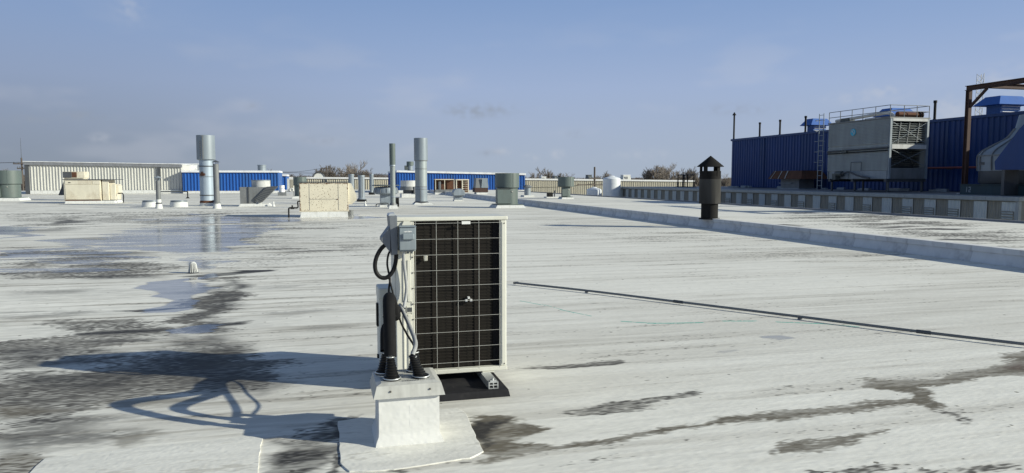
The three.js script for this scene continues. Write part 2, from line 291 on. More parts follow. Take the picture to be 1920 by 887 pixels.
// the higher roof beyond the kerb
for (const [k, s, p] of [['grime', 0.9, [[1415, 419], [1500, 421], [1480, 427], [1420, 425]]], ['grime', 0.8, [[1640, 425], [1690, 426], [1685, 429], [1642, 428]]], ['grime', 0.85, [[1735, 428], [1800, 430], [1790, 433], [1750, 432]]], ['grime', 0.8, [[1760, 446], [1855, 448], [1840, 452], [1770, 450]]], ['grime', 0.7, [[1655, 411], [1700, 411], [1690, 413]]], ['grime', 0.7, [[1725, 419], [1775, 420], [1760, 422]]],
  ['worn', 0.6, [[1480, 396], [1700, 404], [1920, 432], [1920, 470], [1700, 440], [1450, 405]]], ['grime', 0.95, [[1225, 405], [1290, 406], [1312, 412], [1300, 418], [1240, 413]]], ['wet', 0.6, [[1480, 397], [1560, 398], [1540, 401], [1490, 401]]]])
  stain(k, s, p, { y: 0.3, soft: k === 'worn' ? 5 : 0.8, holes: 0.4 });
// crayon lines left by a roofer
const crayon = [[[985, 566], [1012, 571]], [[1030, 574], [1062, 583], [1096, 590]], [[1174, 603], [1220, 606], [1262, 606], [1312, 605]], [[1362, 602], [1412, 602]], [[1465, 604], [1540, 607], [1600, 612]]].map((l) => l.map((p) => at(...p)));

function polySD(w, x, z) {
  let d = 1e9, inside = false;
  for (let i = 0, j = w.length - 1; i < w.length; j = i++) {
    const ax = w[i][0], az = w[i][1], bx_ = w[j][0], bz = w[j][1], ex = bx_ - ax, ez = bz - az, px = x - ax, pz = z - az;
    const t = Math.min(1, Math.max(0, (px * ex + pz * ez) / (ex * ex + ez * ez || 1e-9))), qx = px - ex * t, qz = pz - ez * t; d = Math.min(d, qx * qx + qz * qz);
    if ((az > z) !== (bz > z) && x < ex * (z - az) / ez + ax) inside = !inside;
  }
  return inside ? -Math.sqrt(d) : Math.sqrt(d);
}
const out = { r: 0, g: 0, b: 0, rough: 0, h: 0 };
function coating(X, Z, y, list) {
  let wet = 0, wornA = 0, tan = 0, mud = 0, grime = 0, rusty = 0;
  const st = fbm(X * 0.42, Z * 2.4, 3, 11), br = fbm(X * 1.1, Z * 13, 3, 12), sp = vn(X * 26, Z * 52, 13), big = fbm(X * 0.13, Z * 0.5, 3, 14), fine = vn(X * 9, Z * 34, 16), lng = fbm(X * 0.3, Z * 7, 3, 18), hair = vn(X * 22 + 6 * br, Z * 80, 19);
  for (const k of list) {
    if (X < k.x0 || X > k.x1 || Z < k.z0 || Z > k.z1) continue;
    const wx = (fbm(X / (4 * k.L), Z / k.L, 3, k.s) - 0.5) * 5 * k.A, wz = (fbm(X / (3 * k.L), Z / k.L, 3, k.s + 3) - 0.5) * 3 * k.A;
    const sd = polySD(k.w, X + wx, Z + wz) + (k.kind === 'wet' ? 0 : (hair - 0.5) * 0.07 + (sp - 0.5) * 0.04); if (sd > k.soft) continue;
    let m = sstep(k.soft, -k.soft, sd) * k.strength;
    if (k.kind !== 'worn') m *= 1 - k.holes * sstep(0.44, 0.66, 0.55 * fbm(X / (2.2 * k.L), Z / (0.5 * k.L), 3, k.s + 7) + 0.3 * br + 0.15 * sp);
    if (k.kind === 'wet') wet = Math.max(wet, m); else if (k.kind === 'worn') wornA = Math.max(wornA, m); else if (k.kind === 'tan') tan = Math.max(tan, m); else if (k.kind === 'mud') mud = Math.max(mud, m); else if (k.kind === 'rusty') rusty = Math.max(rusty, m); else grime = Math.max(grime, m);
  }
  const am = mix(0.6, 1.5, sstep(3, -3, X + 0.06 * Z)); const seam = Math.abs(((Z + 6.08 + 0.02 * st) % 2.9 + 2.9) % 2.9 - 0.02); let k = 1.02 + am * (0.22 * (st - 0.5) + 0.3 * (br - 0.5) + 0.16 * (fine - 0.5) + 0.22 * (lng - 0.5)) + 0.06 * (sp - 0.5) - (seam < 0.014 ? 0.16 * sstep(0.3, 0.6, st) : 0);
  let r = 0.77 * k, g = 0.757 * k, b = 0.695 * k;
  const pale = 0.42 * sstep(0.42, 0.66, 0.4 * big + 0.3 * st + 0.3 * lng) + 0.5 * am * sstep(0.5, 0.68, 0.5 * br + 0.5 * lng); r = mix(r, 0.46, pale); g = mix(g, 0.44, pale); b = mix(b, 0.39, pale);
  const tn = tan * sstep(0.3, 0.65, 0.5 * st + 0.5 * br); r = mix(r, 0.36, tn); g = mix(g, 0.33, tn); b = mix(b, 0.27, tn);
  const patch = fbm(X * 0.8, Z * 1.7, 3, 23), f = 0.2 * st + 0.16 * lng + 0.22 * br + 0.16 * sp + 0.26 * hair, th = 0.65 - 0.44 * wornA * sstep(0.22, 0.56, patch), w = sstep(th, th + 0.12, f) * (0.55 + 0.45 * sstep(0.35, 0.7, 0.5 * patch + 0.5 * hair)); r = mix(r, 0.085, w); g = mix(g, 0.079, w); b = mix(b, 0.069, w);
  { const cx = Math.floor(X / 0.3), cz = Math.floor(Z / 0.3); if (hash(cx, cz, 77) < 0.16) { const d = Math.hypot(X - (cx + 0.2 + 0.6 * hash(cx, cz, 78)) * 0.3, Z - (cz + 0.2 + 0.6 * hash(cx, cz, 79)) * 0.3); if (d < 0.006 + 0.01 * hash(cx, cz, 80)) { r *= 0.25; g *= 0.24; b *= 0.22; } } }
  const md = Math.min(1, mud * (0.72 + 0.75 * (0.45 * hair + 0.3 * sp + 0.25 * fine))); r = mix(r, 0.135, md); g = mix(g, 0.118, md); b = mix(b, 0.088, md);
  r = mix(r, 0.07, rusty); g = mix(g, 0.035, rusty); b = mix(b, 0.022, rusty);
  const gr = Math.min(1, grime * (0.72 + 0.85 * (0.3 * br + 0.3 * sp + 0.4 * hair))); r = mix(r, 0.03, gr); g = mix(g, 0.027, gr); b = mix(b, 0.024, gr);
  const we = sstep(0.25, 0.6, wet); r = mix(r, r * 0.56, we); g = mix(g, g * 0.55, we); b = mix(b, b * 0.56, we);
  if (y === 0 && Z > -12 && Z < -6) for (const l of crayon) for (let i = 0; i + 1 < l.length; i++) {
    const a = l[i], c = l[i + 1]; if (X < a.x - 0.05 || X > c.x + 0.05) continue;
    const t = (X - a.x) / (c.x - a.x), dz = Math.abs(Z - mix(a.z, c.z, t)); if (dz < 0.022 && sp > 0.22) { r = 0.12; g = 0.42; b = 0.34; }
  }
  out.r = r; out.g = g; out.b = b; out.rough = mix(0.82 - 0.1 * gr, 0.14, we);
  out.h = (0.3 * br + 0.25 * sp + 0.2 * fine + 0.1 * st + 0.15 * hair) * (1 - we) + 0.35 * we - 0.1 * w;
}
function coatedSheet(x0, x1, z0, z1, y, W, H, bump) {
  const c = new Uint8Array(W * H * 4), q = new Uint8Array(W * H * 4), list = stains.filter((k) => k.y === y && k.x1 > x0 && k.x0 < x1 && k.z1 > z0 && k.z0 < z1);
  for (let j = 0; j < H; j++) {
    const Z = mix(z1, z0, (j + 0.5) / H), row = list.filter((k) => Z >= k.z0 && Z <= k.z1);
    for (let i = 0; i < W; i++) {
      coating(mix(x0, x1, (i + 0.5) / W), Z, y, row); const o = (j * W + i) * 4;
      c[o] = toS(out.r); c[o + 1] = toS(out.g); c[o + 2] = toS(out.b); c[o + 3] = 255;
      q[o] = 255 * out.h; q[o + 1] = 255 * out.rough; q[o + 2] = q[o]; q[o + 3] = 255;
    }
  }
  const t = (d, s) => { const x = new THREE.DataTexture(d, W, H); if (s) x.colorSpace = THREE.SRGBColorSpace; x.magFilter = THREE.LinearFilter; x.needsUpdate = true; return x; };
  const rm = t(q), mat = new THREE.MeshStandardMaterial({ map: t(c, true), roughnessMap: rm, roughness: 1 });
  if (bump) { mat.bumpMap = rm; mat.bumpScale = bump; }
  const g = new THREE.PlaneGeometry(x1 - x0, z1 - z0).rotateX(-Math.PI / 2).translate((x0 + x1) / 2, y, (z0 + z1) / 2);
  return structure('roof_surface', g, mat);
}
const KX = 13.0, RY = 0.3, EX = 21.5;
coatedSheet(-5, KX + 0.1, -10, -2.5, 0, 2048, 1400, 0.0045);
coatedSheet(-36, KX + 0.1, -36, -10, 0, 2048, 1200, 0.006);
coatedSheet(-75, KX + 0.1, -118, -36, 0, 1536, 512, 0);
coatedSheet(-36, -5, -10, -2.5, 0, 512, 256, 0);
coatedSheet(-75, -36, -36, -2.5, 0, 512, 256, 0);
coatedSheet(-75, KX + 0.1, -2.5, 24, 0, 1024, 512, 0);
coatedSheet(KX, EX, -118, -36, RY, 384, 512, 0);
coatedSheet(KX, EX, -36, 24, RY, 512, 1400, 0.006);
structure('roof_deck', [span(-75, KX + 0.1, -6.2, -0.02, -118, 24), span(KX + 0.1, EX, -6.2, RY - 0.02, -118, 24)], M.whitePanel);
structure('ground', new THREE.PlaneGeometry(3600, 3600).rotateX(-Math.PI / 2).translate(0, -6.2, -300), M.grass);

// the kerb between the two roofs
{
  const t = thing('roof_kerb', 'long low grey kerb stepping up to the higher roof', 'kerb', KX, 0, 0);
  part('kerb_face', frustum([-0.1, 0.06, -117.9, 23.9, 0.002], [-0.02, 0.06, -117.9, 23.9, 0.24]), M.kerb, t);
  for (let z = -117.9, i = 0; z < 18; z += 6.1, i++) part('kerb_cap', rspan(-0.055 - 0.001 * (i % 3), 0.22, 0.222, 0.335 + 0.001 * (i % 2), z, z + 6.094, 0.006), M.kerb, t);
  const e = thing('roof_edge', 'thin metal edge strip along the far side of higher roof', 'roof edge', EX, 0, 0);
  for (let z = -117.9; z < 23; z += 3.05) part('edge_strip', span(-0.12, 0.04, RY + 0.002, RY + 0.07, z, z + 3.04), M.greyTrim, e);
}

// ------------------------------------------------------------------ ribbed metal walls
const panelGeo = {};
function ribPanel(w, ribs, dep) {              // one formed sheet, unit height, facing +z
  const key = [w, ribs, dep].join(); if (panelGeo[key]) return panelGeo[key];
  const p = [[0.004, 0]], s = w / ribs;
  for (let i = 0; i < ribs; i++) { const a = i * s; p.push([a + s * 0.5, 0], [a + s * 0.6, dep], [a + s * 0.84, dep], [a + s * 0.94, 0]); }
  p.push([w - 0.004, 0]);
  const v = [], uv = [];
  for (let i = 0; i + 1 < p.length; i++) { const [a, c] = p[i], [b, d] = p[i + 1]; v.push(a, 0, c, b, 0, d, b, 1, d, a, 0, c, b, 1, d, a, 1, c); uv.push(a, 0, b, 0, b, 2, a, 0, b, 2, a, 2); }
  const g = new THREE.BufferGeometry(); g.setAttribute('position', new THREE.BufferAttribute(new Float32Array(v), 3)); g.setAttribute('uv', new THREE.BufferAttribute(new Float32Array(uv), 2)); g.computeVertexNormals();
  return panelGeo[key] = g;
}
function clad(t, side, a0, a1, plane, y0, ya, yb, mats, pw, ribs, dep = 0.045) {   // sheets side by side along a wall
  const n = Math.max(1, Math.round((a1 - a0) / pw)), w = +((a1 - a0) / n).toFixed(4), g = ribPanel(w, ribs, dep);
  for (let i = 0; i < n; i++) {
    const m = part('wall_panel', g, Array.isArray(mats) ? mats[(i * 7 + (i * i) % 5) % mats.length] : mats, t), y1 = mix(ya, yb, (i + 0.5) / n);
    m.scale.y = y1 - y0;
    if (side === 'z+') m.position.set(a0 + i * w, y0, plane + 0.01);
    if (side === 'x-') { m.rotation.y = -Math.PI / 2; m.position.set(plane - 0.01, y0, a0 + i * w); }
    if (side === 'x+') { m.rotation.y = Math.PI / 2; m.position.set(plane + 0.01, y0, a1 - i * w); }
  }
}
// white warehouse across the roof
{
  const Z = -92, a = onZ(47, 303, Z), b = onZ(341, 308, Z), t = thing('warehouse', 'long white ribbed metal building with grey eave on the roof', 'building', 0, 0, 0);
  part('core', prism([[a.x, 0], [b.x, 0], [b.x, b.y - 0.05], [a.x, a.y - 0.05]], Z - 14, Z - 0.002), M.whitePanel, t);
  clad(t, 'z+', a.x + 0.35, b.x - 0.02, Z, 0.42, a.y - 0.3, b.y - 0.3, M.whitePanel, 0.94, 3, 0.07);
  part('eave', prism([[a.x - 0.1, a.y - 0.36], [b.x, b.y - 0.36], [b.x, b.y - 0.02], [a.x - 0.1, a.y - 0.02]], Z - 0.1, Z + 0.24), M.greyTrim, t);
  part('roof_edge', prism([[a.x - 0.15, a.y - 0.018], [b.x, b.y - 0.018], [b.x, b.y + 0.05], [a.x - 0.15, a.y + 0.05]], Z - 14, Z + 0.3), M.whiteTrim, t);
  part('corner_trim', span(a.x - 0.06, a.x + 0.33, 0.02, a.y - 0.37, Z - 0.3, Z + 0.16), M.galvDark, t);
  part('downpipe', span(onZ(299, 350, Z).x - 0.14, onZ(299, 350, Z).x + 0.14, 0.42, b.y - 0.34, Z + 0.08, Z + 0.22), M.galvDark, t);
  part('base_flashing', span(a.x + 0.4, b.x - 0.01, 0.01, 0.4, Z, Z + 0.2), M.coat, t);
}
// blue buildings across the roof
function blueHall(label, p0, p1, t0, t1, Z, depth, base) {
  const a = onZ(p0, t0, Z), b = onZ(p1, t1, Z), t = thing('metal_building', label, 'building');
  part('core', prism([[a.x + 0.03, base], [b.x - 0.03, base], [b.x - 0.03, b.y - 0.06], [a.x + 0.03, a.y - 0.06]], Z - depth, Z - 0.002), M.blueFade, t);
  clad(t, 'z+', a.x, b.x, Z, base + 0.3, a.y - 0.22, b.y - 0.22, [M.blue, M.blueFade, M.blue], 1.05, 3, 0.075);
  clad(t, 'x-', Z - depth, Z, a.x + 0.03, base + 0.3, a.y - 0.22, a.y - 0.22, M.blue, 1.05, 3, 0.075);
  clad(t, 'x+', Z - depth, Z, b.x - 0.03, base + 0.3, b.y - 0.22, b.y - 0.22, M.blueFade, 1.05, 3, 0.075);
  part('eave', prism([[a.x - 0.1, a.y - 0.23], [b.x + 0.1, b.y - 0.23], [b.x + 0.1, b.y], [a.x - 0.1, a.y]], Z - depth - 0.1, Z + 0.22), M.whiteTrim, t);
  part('base_flashing', span(a.x, b.x, base + 0.01, base + 0.29, Z, Z + 0.18), M.coat, t);
  return { a, b, t };
}
const hallL = blueHall('blue ribbed metal building joined to the white warehouse', 342, 522, 319.5, 320, -91, 7, 0);
blueHall('lower blue shed behind the end of the left blue building', 500, 537, 326, 327, -99.2, 6, 0);
const hallM = blueHall('wide blue ribbed metal building behind the tall grey stack', 745, 984, 319.5, 325, -90, 12.5, 0);
{
  const a = onZ(330, 307, -98), b = onZ(374, 320, -98), t = thing('penthouse', 'plain white penthouse rising behind the blue roof beside the stack', 'penthouse');
  part('wall', span(a.x - 1, b.x, 0.5, a.y - 0.05, -108, -98.4), M.whiteTrim, t);
  part('coping', span(a.x - 1.05, b.x + 0.06, a.y - 0.05, a.y + 0.03, -108.05, -98.33), M.whiteTrim, t);
  part('corner_strip', span(b.x - 0.12, b.x + 0.03, 0.5, a.y - 0.06, -98.5, -98.3), M.galv, t);
  const c = onZ(491, 319, -94.5), v = thing('roof_vent', 'pale grey drum vent on the left blue building roof', 'vent', c.x, hallL.b.y, -94.5);
  part('drum', cyl(0.5, 0.5, 0.0, 0.72), M.galv, v); part('rim', cyl(0.54, 0.54, 0.66, 0.74), M.galv, v);
  const e = onZ(769, 319, -95), w = thing('roof_fan', 'small dark grey fan on the wide blue building roof', 'roof fan', e.x, mix(hallM.a.y, hallM.b.y, 0.1), -95);
  part('curb', span(-0.4, 0.4, -0.02, 0.1, -0.4, 0.4), M.galvDark, w); part('shell', cyl(0.3, 0.34, 0.1, 0.75), M.galv, w); part('windband', cyl(0.46, 0.46, 0.72, 1.25), M.green, w); part('motor_cover', rspan(-0.72, -0.32, 0.15, 0.72, -0.25, 0.25, 0.03), M.greenDark, w);
}
// the long tan buildings beyond the roof
function tanHall(label, Z, p0, p1, t0, t1, depth) {
  const a = onZ(p0, t0, Z), b = onZ(p1, t1, Z), t = thing('factory_hall', label, 'building');
  part('core', prism([[a.x, -6.2], [b.x, -6.2], [b.x, b.y - 0.1], [a.x, a.y - 0.1]], Z - depth, Z - 0.01), M.beige, t);
  clad(t, 'z+', a.x, b.x, Z, -6.1, a.y - 0.35, b.y - 0.35, [M.beige, M.beige, M.beigeDark, M.beige, M.beige, M.beige, M.beigeDark], 2.1, 5, 0.09);
  part('roof_edge', prism([[a.x - 0.1, a.y - 0.34], [b.x + 0.1, b.y - 0.34], [b.x + 0.1, b.y], [a.x - 0.1, a.y]], Z - depth, Z + 0.25), M.whiteTrim, t);
  return { a, b, t };
}
const tanL = tanHall('long pale factory hall with stained wall below the wooded ridge', -150, 520, 742, 331.5, 333, 30);
const tanR = tanHall('long tan factory hall with rooftop units beside the white tanks', -140, 985, 1301, 334.5, 338, 40);
for (const [px, w, h, Z, label] of [[1018, 11, 6, -150, 'small pale rooftop unit at the near end of the tan hall'], [1104, 9, 9, -146, 'dark square rooftop unit on the tan hall behind the utility pole'], [1173, 16, 9, -146, 'pale slanted rooftop unit on the tan hall above white tank'], [1040, 7, 7, -148, 'narrow dark rooftop unit on the tan hall above the green fan']]) {
  const p = onZ(px, 335, Z), t = thing('rooftop_unit', label, 'rooftop unit', p.x, mix(tanR.a.y, tanR.b.y, 0.4) - 0.2, Z);
  const dk = label.includes('dark');
  part('casing', frustum([-w * p.m / 2, w * p.m / 2, -0.9, 0.9, 0], [-w * p.m / 2 + 0.12, w * p.m / 2 - 0.12, -0.8, 0.7, h * p.m]), dk ? M.greenDark : M.whitePanel, t);
  part('lid', bx(w * p.m * 0.94, 0.1, 1.6, 0, h * p.m + 0.05, -0.05), dk ? M.galvDark : M.whiteTrim, t);
  part('intake', bx(w * p.m * 0.4, h * p.m * 0.5, 0.1, -w * p.m * 0.12, h * p.m * 0.45, 0.83), M.galvDull, t);
}
{
  const p = onZ(598, 333, -152), t = thing('barrel_skylight', 'pale arched monitor on the roof of the pale factory hall', 'skylight', p.x, tanL.a.y - 0.25, -156);
  part('arch', new THREE.CylinderGeometry(1.1, 1.1, 6, 20, 1, false, 0, Math.PI).rotateX(Math.PI / 2).rotateZ(Math.PI / 2), M.whitePanel, t);
  part('rim', new THREE.TorusGeometry(1.12, 0.09, 6, 20, Math.PI).translate(0, 0, 3.02), M.galvDark, t);
}

// ------------------------------------------------------------------ bare trees, woods, poles
function twigs(seed, h, spread, levels, thin) {
  const R = rng(seed), big = [], small = [];
  const grow = (p, d, len, r, lv) => {
    const q = [p[0] + d[0] * len, p[1] + d[1] * len, p[2] + d[2] * len];
    const A = new THREE.Vector3(...p), B = new THREE.Vector3(...q), g = new THREE.CylinderGeometry(r * 0.62, r, len, lv < 2 ? 6 : 3, 1, true).toNonIndexed();
    g.applyQuaternion(new THREE.Quaternion().setFromUnitVectors(new THREE.Vector3(0, 1, 0), B.clone().sub(A).normalize())); g.translate((A.x + B.x) / 2, (A.y + B.y) / 2, (A.z + B.z) / 2);
    (lv === 0 ? big : small).push(g);
    if (lv >= levels) return;
    const n = lv === 0 ? 5 : 3 + (R() > 0.5 ? 1 : 0);
    for (let i = 0; i < n; i++) {
      const a = R() * 6.283, k = spread * (0.5 + 0.8 * R()), e = [d[0] + Math.cos(a) * k, d[1] + 0.25, d[2] + Math.sin(a) * k], L = Math.hypot(...e), f = lv === 0 ? 0.55 + 0.45 * (i / n) : 0.4 + 0.6 * R();
      grow([p[0] + d[0] * len * f, p[1] + d[1] * len * f, p[2] + d[2] * len * f], e.map((v) => v / L), len * (0.52 + 0.25 * R()), r * thin, lv + 1);
    }
  };
  grow([0, 0, 0], [0, 1, 0], h * 0.36, h * 0.018, 0);
  return [mergeGeometries(big), mergeGeometries(small)];
}
const treeKinds = [1, 2, 3].map((s) => twigs(s * 77, 14, 0.6, 5, 0.66));
const treeSpots = [[1215, -205, 1.0], [1228, -215, 1.12], [1240, -200, 1.1], [1252, -210, 1.05], [1268, -220, 0.98], [1282, -212, 0.95], [1296, -225, 1.05], [1306, -230, 0.95], [1365, -230, 0.85], [1138, -215, 0.9], [1120, -235, 0.82], [1035, -215, 1.0], [1022, -230, 0.9], [1000, -220, 0.92], [1072, -240, 0.88], [604, -230, 1.05], [615, -225, 1.1], [655, -215, 1.15], [664, -225, 1.05], [678, -235, 1.0], [490, -240, 0.95], [690, -235, 0.98], [16, -240, 0.95], [28, -250, 0.95]];
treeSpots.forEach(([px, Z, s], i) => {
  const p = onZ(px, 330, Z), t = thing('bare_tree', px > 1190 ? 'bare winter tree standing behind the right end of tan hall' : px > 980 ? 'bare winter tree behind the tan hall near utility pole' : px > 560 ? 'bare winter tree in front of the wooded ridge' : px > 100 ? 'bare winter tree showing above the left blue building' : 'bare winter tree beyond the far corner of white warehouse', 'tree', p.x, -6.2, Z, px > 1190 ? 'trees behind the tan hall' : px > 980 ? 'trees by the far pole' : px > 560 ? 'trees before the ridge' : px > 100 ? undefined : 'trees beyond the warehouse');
  const k = treeKinds[i % 3]; part('trunk', k[0], M.barkHazed, t); part('crown', k[1], M.barkHazed, t);
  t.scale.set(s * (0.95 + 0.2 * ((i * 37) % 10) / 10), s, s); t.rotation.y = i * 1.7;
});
{
  const R = rng(5), n = 1500, w = new THREE.InstancedMesh(mergeGeometries(twigs(901, 11, 0.75, 4, 0.72)), M.barkFar, n), o = new THREE.Object3D();
  for (let i = 0; i < n; i++) { const Z = -380 - R() * 130, px = -250 + R() * 2500, k = onZ(px, 330, Z); o.position.set(k.x, -7.2 + 3.0 * sstep(-400, -500, Z) * sstep(-330, -150, k.x) * sstep(72, 40, k.x), Z); o.rotation.y = R() * 6.28; const s = (px > 500 && px < 760 ? 0.84 : 0.8) + 0.28 * R() + 0.1 * vn(px / 60, 1, 3); o.scale.set(s * 1.6, s, s * 1.6); o.updateMatrix(); w.setMatrixAt(i, o.matrix); }
  w.name = 'distant_woods'; w.userData = { kind: 'stuff', label: 'distant brown leafless woods along the horizon', category: 'woods' }; w.castShadow = w.receiveShadow = true; scene.add(w);
  const v = [], N = 240;                       // the ridge they stand on
  const P = (i, k) => { const x = -700 + i * 1500 / N; return k === 0 ? [x, -6.3, -395] : k === 1 ? [x, -0.6 + 3.6 * fbm(i * 0.09, 2, 4, 8) + 2.4 * sstep(-330, -150, x) * sstep(72, 40, x), -500] : [x, -6.3, -640]; };
  for (let i = 0; i < N; i++) for (let k = 0; k < 2; k++) v.push(...P(i, k), ...P(i + 1, k), ...P(i + 1, k + 1), ...P(i, k), ...P(i + 1, k + 1), ...P(i, k + 1));
  const g = new THREE.BufferGeometry(); g.setAttribute('position', new THREE.BufferAttribute(new Float32Array(v), 3)); g.computeVertexNormals(); structure('hills', metric(g), M.barkFar);
}
function pole(label, px, topY, Z, arms, r = 0.16) {
  const p = onZ(px, topY, Z), t = thing('utility_pole', label, 'utility pole', p.x, -6.2, Z); const H = p.y + 6.2;
  part('post', cyl(r, r * 0.7, 0, H, 0, 0, 10), M.wood, t);
  for (const [d, w] of arms) part('crossarm', bx(w, 0.16, 0.14, 0, H - d, 0.14), M.wood, t);
  for (const [d, w] of arms) for (const s of [-0.45, -0.18, 0.18, 0.45]) part('insulator', cyl(0.06, 0.04, H - d + 0.08, H - d + 0.3, s * w, 0.14, 8), M.galvDark, t);
  return { x: p.x, y: p.y, z: Z, t };
}
const pA = pole('utility pole with crossarm beside the white warehouse corner', 40, 296, -125, [[0.9, 2.2], [1.6, 1.2]]);
part('whip_aerial', cyl(0.035, 0.015, pA.y + 6.1, pA.y + 9.2, 0, 0, 6), M.galvDark, pA.t);
const pB = pole('utility pole with wires above the arched skylight', 612, 312, -185, [[0.5, 2.4]]);
const pC = pole('utility pole with double crossarms behind the small white tank', 1115, 313, -110, [[1.9, 2.0], [2.9, 6.2]], 0.2);
function cable(label, a, b, sag) { const g = tube([a, [(a[0] + b[0]) / 2, (a[1] + b[1]) / 2 - sag, (a[2] + b[2]) / 2], b], 0.035, 24, 5); const m = part(numbered('overhead_wire'), g, M.black, scene); m.userData = { label, category: 'wire' }; }
cable('overhead wire running from the warehouse corner pole out of view', [pA.x, pA.y - 0.7, pA.z], [pA.x - 45, pA.y - 1.2, pA.z + 10], 0.4);
cable('overhead wire passing behind the white warehouse roof', [pA.x, pA.y - 0.7, pA.z], [pA.x + 60, pA.y - 2.4, pA.z - 20], 0.3);
cable('overhead wire sagging from ridge pole toward left blue building', [pB.x, pB.y - 0.3, pB.z], [onZ(505, 322, -185).x, onZ(505, 322, -185).y, -185], 0.5);
cable('overhead wire sagging from the ridge pole toward bare trees', [pB.x, pB.y - 0.3, pB.z], [onZ(700, 328, -185).x, onZ(700, 328, -185).y, -185], 0.4);
cable('thin service wire running from small grey vent to the double pole', [onZ(990, 352, -112).x, onZ(990, 352, -112).y, -112], [pC.x, pC.y - 2.7, pC.z], 0.2);

// white tanks
for (const [px, w, top, Z, label] of [[1147, 33, 333, -60, 'tall white cylindrical tank with domed lid'], [1114, 28, 354, -62, 'short white tank with stepped domed lid']]) {
  const c = onZ(px, top, Z), r = w * c.m / 2, t = thing('tank', label, 'tank', c.x, -6.2, Z); const H = c.y + 6.2;
  part('shell', cyl(r, r, 0, H - 0.12, 0, 0, 40), M.tank, t);
  part('dome', lathe([[r, H - 0.13], [r * 0.96, H - 0.06], [r * 0.7, H + 0.02], [r * 0.35, H + 0.1], [r * 0.3, H + 0.16], [0.001, H + 0.18]], 40), M.tank, t);
  for (const d of [0.5, 1.3, 2.1]) part('band', cyl(r * 1.012, r * 1.012, H - d - 0.04, H - d, 0, 0, 40), M.tank, t);
}

// ------------------------------------------------------------------ the right-hand complex
const WX = 26, BX = 34, LY = 1.0;
{
  const t = thing('annex', 'low annex wall of alternating pale and dark ribbed panels', 'building'), zN = onX(1913, 373, WX).z, zF = onX(1159, 352, WX).z, n = 62, pw = (zN - zF) / n;
  part('core', span(WX + 0.02, BX + 14, -6.2, LY - 0.06, zF, zN), M.stripeDark, t);
  const g = ribPanel(+pw.toFixed(4), 5, 0.022), slat = bx(0.03, 0.05, pw * 0.72).rotateZ(0.5);
  for (let i = 0; i < n; i++) {
    const lightP = i % 2 === 0, m = part('wall_panel', g, lightP ? M.stripeLight : M.stripeDark, t); m.scale.y = 3.0; m.rotation.y = -Math.PI / 2; m.position.set(WX - (lightP ? 0.03 : 0), LY - 3.2, zN - 0.12 - (i + 1) * pw);
    if (i % 4 === 0 && i < 34 || i === 6) {
      const zc = zN - 0.12 - (i + 0.5) * pw, l = part('louver', span(WX - 0.075, WX - 0.055, LY - 1.12, LY - 0.56, zc - pw * 0.42, zc + pw * 0.42), M.stripeDark, t);
      for (let k = 0; k < 5; k++) { const s = part('slat', slat, M.stripeLight, l); s.position.set(WX - 0.09, LY - 0.63 - k * 0.105, zc); }
    }
  }
  for (let z = zF; z < zN - 0.5; z += 4.2) part('eave_strip', rspan(WX - 0.16, WX + 0.3, LY - 0.16, LY + 0.01, z, Math.min(zN + 0.1, z + 4.19), 0.01), M.galv, t);
  part('corner_post', span(WX - 0.08, WX + 0.06, -6.2, LY - 0.17, zN - 0.11, zN + 0.02), M.galv, t);
  part('roof', span(WX + 0.31, BX + 14, LY - 0.055, LY - 0.01, zF, zN), M.roofGrey, t);
  const R = rng(8);
  for (let i = 0; i < 26; i++) { const s = 0.15 + R() * 0.3, m = thing('roof_block', 'small pale ballast block lying along foot of the big blue wall', 'block', BX - 0.7 - R() * 0.5, LY - 0.01, zF + 6 + R() * 26, 'ballast blocks by the blue wall'); part('block', rspan(-s / 2, s / 2, 0, 0.09 + R() * 0.08, -s, s, 0.015), M.galv, m); m.rotation.y = R() * 0.5; }
  const sx = onX(1243, 352, WX + 4), st = thing('pipe_stand', 'dark steel pipe stand on the annex roof before the tan hall', 'pipe stand', WX + 4, LY - 0.01, onX(1271, 352, WX + 4).z);
  for (const [dx, dz] of [[0, 0], [0, 0.9], [0, 1.7], [0.6, 0], [0.6, 1.7]]) part('leg', cyl(0.05, 0.05, 0, 1.05, dx, dz, 8), M.black, st);
  part('top_rail', [rod([0, 1.05, -0.1], [0, 1.05, 1.8], 0.04), rod([0.6, 1.05, -0.1], [0.6, 1.05, 1.8], 0.04)], M.black, st); part('base_plate', span(-0.15, 0.75, 0, 0.05, -0.2, 1.9), M.black, st);
}
const bigTop = onX(1372, 262, BX).y, bigZ = onX(1373, 262, BX).z;
{
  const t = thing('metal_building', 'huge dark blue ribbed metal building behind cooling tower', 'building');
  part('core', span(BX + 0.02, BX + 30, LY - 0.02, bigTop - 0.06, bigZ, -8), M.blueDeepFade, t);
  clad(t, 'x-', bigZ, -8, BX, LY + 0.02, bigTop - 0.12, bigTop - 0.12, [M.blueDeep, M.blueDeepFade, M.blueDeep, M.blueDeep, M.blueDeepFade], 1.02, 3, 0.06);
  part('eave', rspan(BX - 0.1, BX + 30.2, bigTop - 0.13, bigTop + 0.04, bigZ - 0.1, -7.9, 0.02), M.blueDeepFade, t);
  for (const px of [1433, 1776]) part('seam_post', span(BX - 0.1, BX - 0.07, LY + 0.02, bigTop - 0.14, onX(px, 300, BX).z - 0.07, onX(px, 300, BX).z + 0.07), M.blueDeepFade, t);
  part('side_hood', frustum([BX + 0.6, BX + 2.4, bigZ - 0.8, bigZ - 0.01, LY + 1.9], [BX + 0.8, BX + 2.2, bigZ - 0.1, bigZ - 0.01, LY + 2.5]), M.blueDeepFade, t);
}
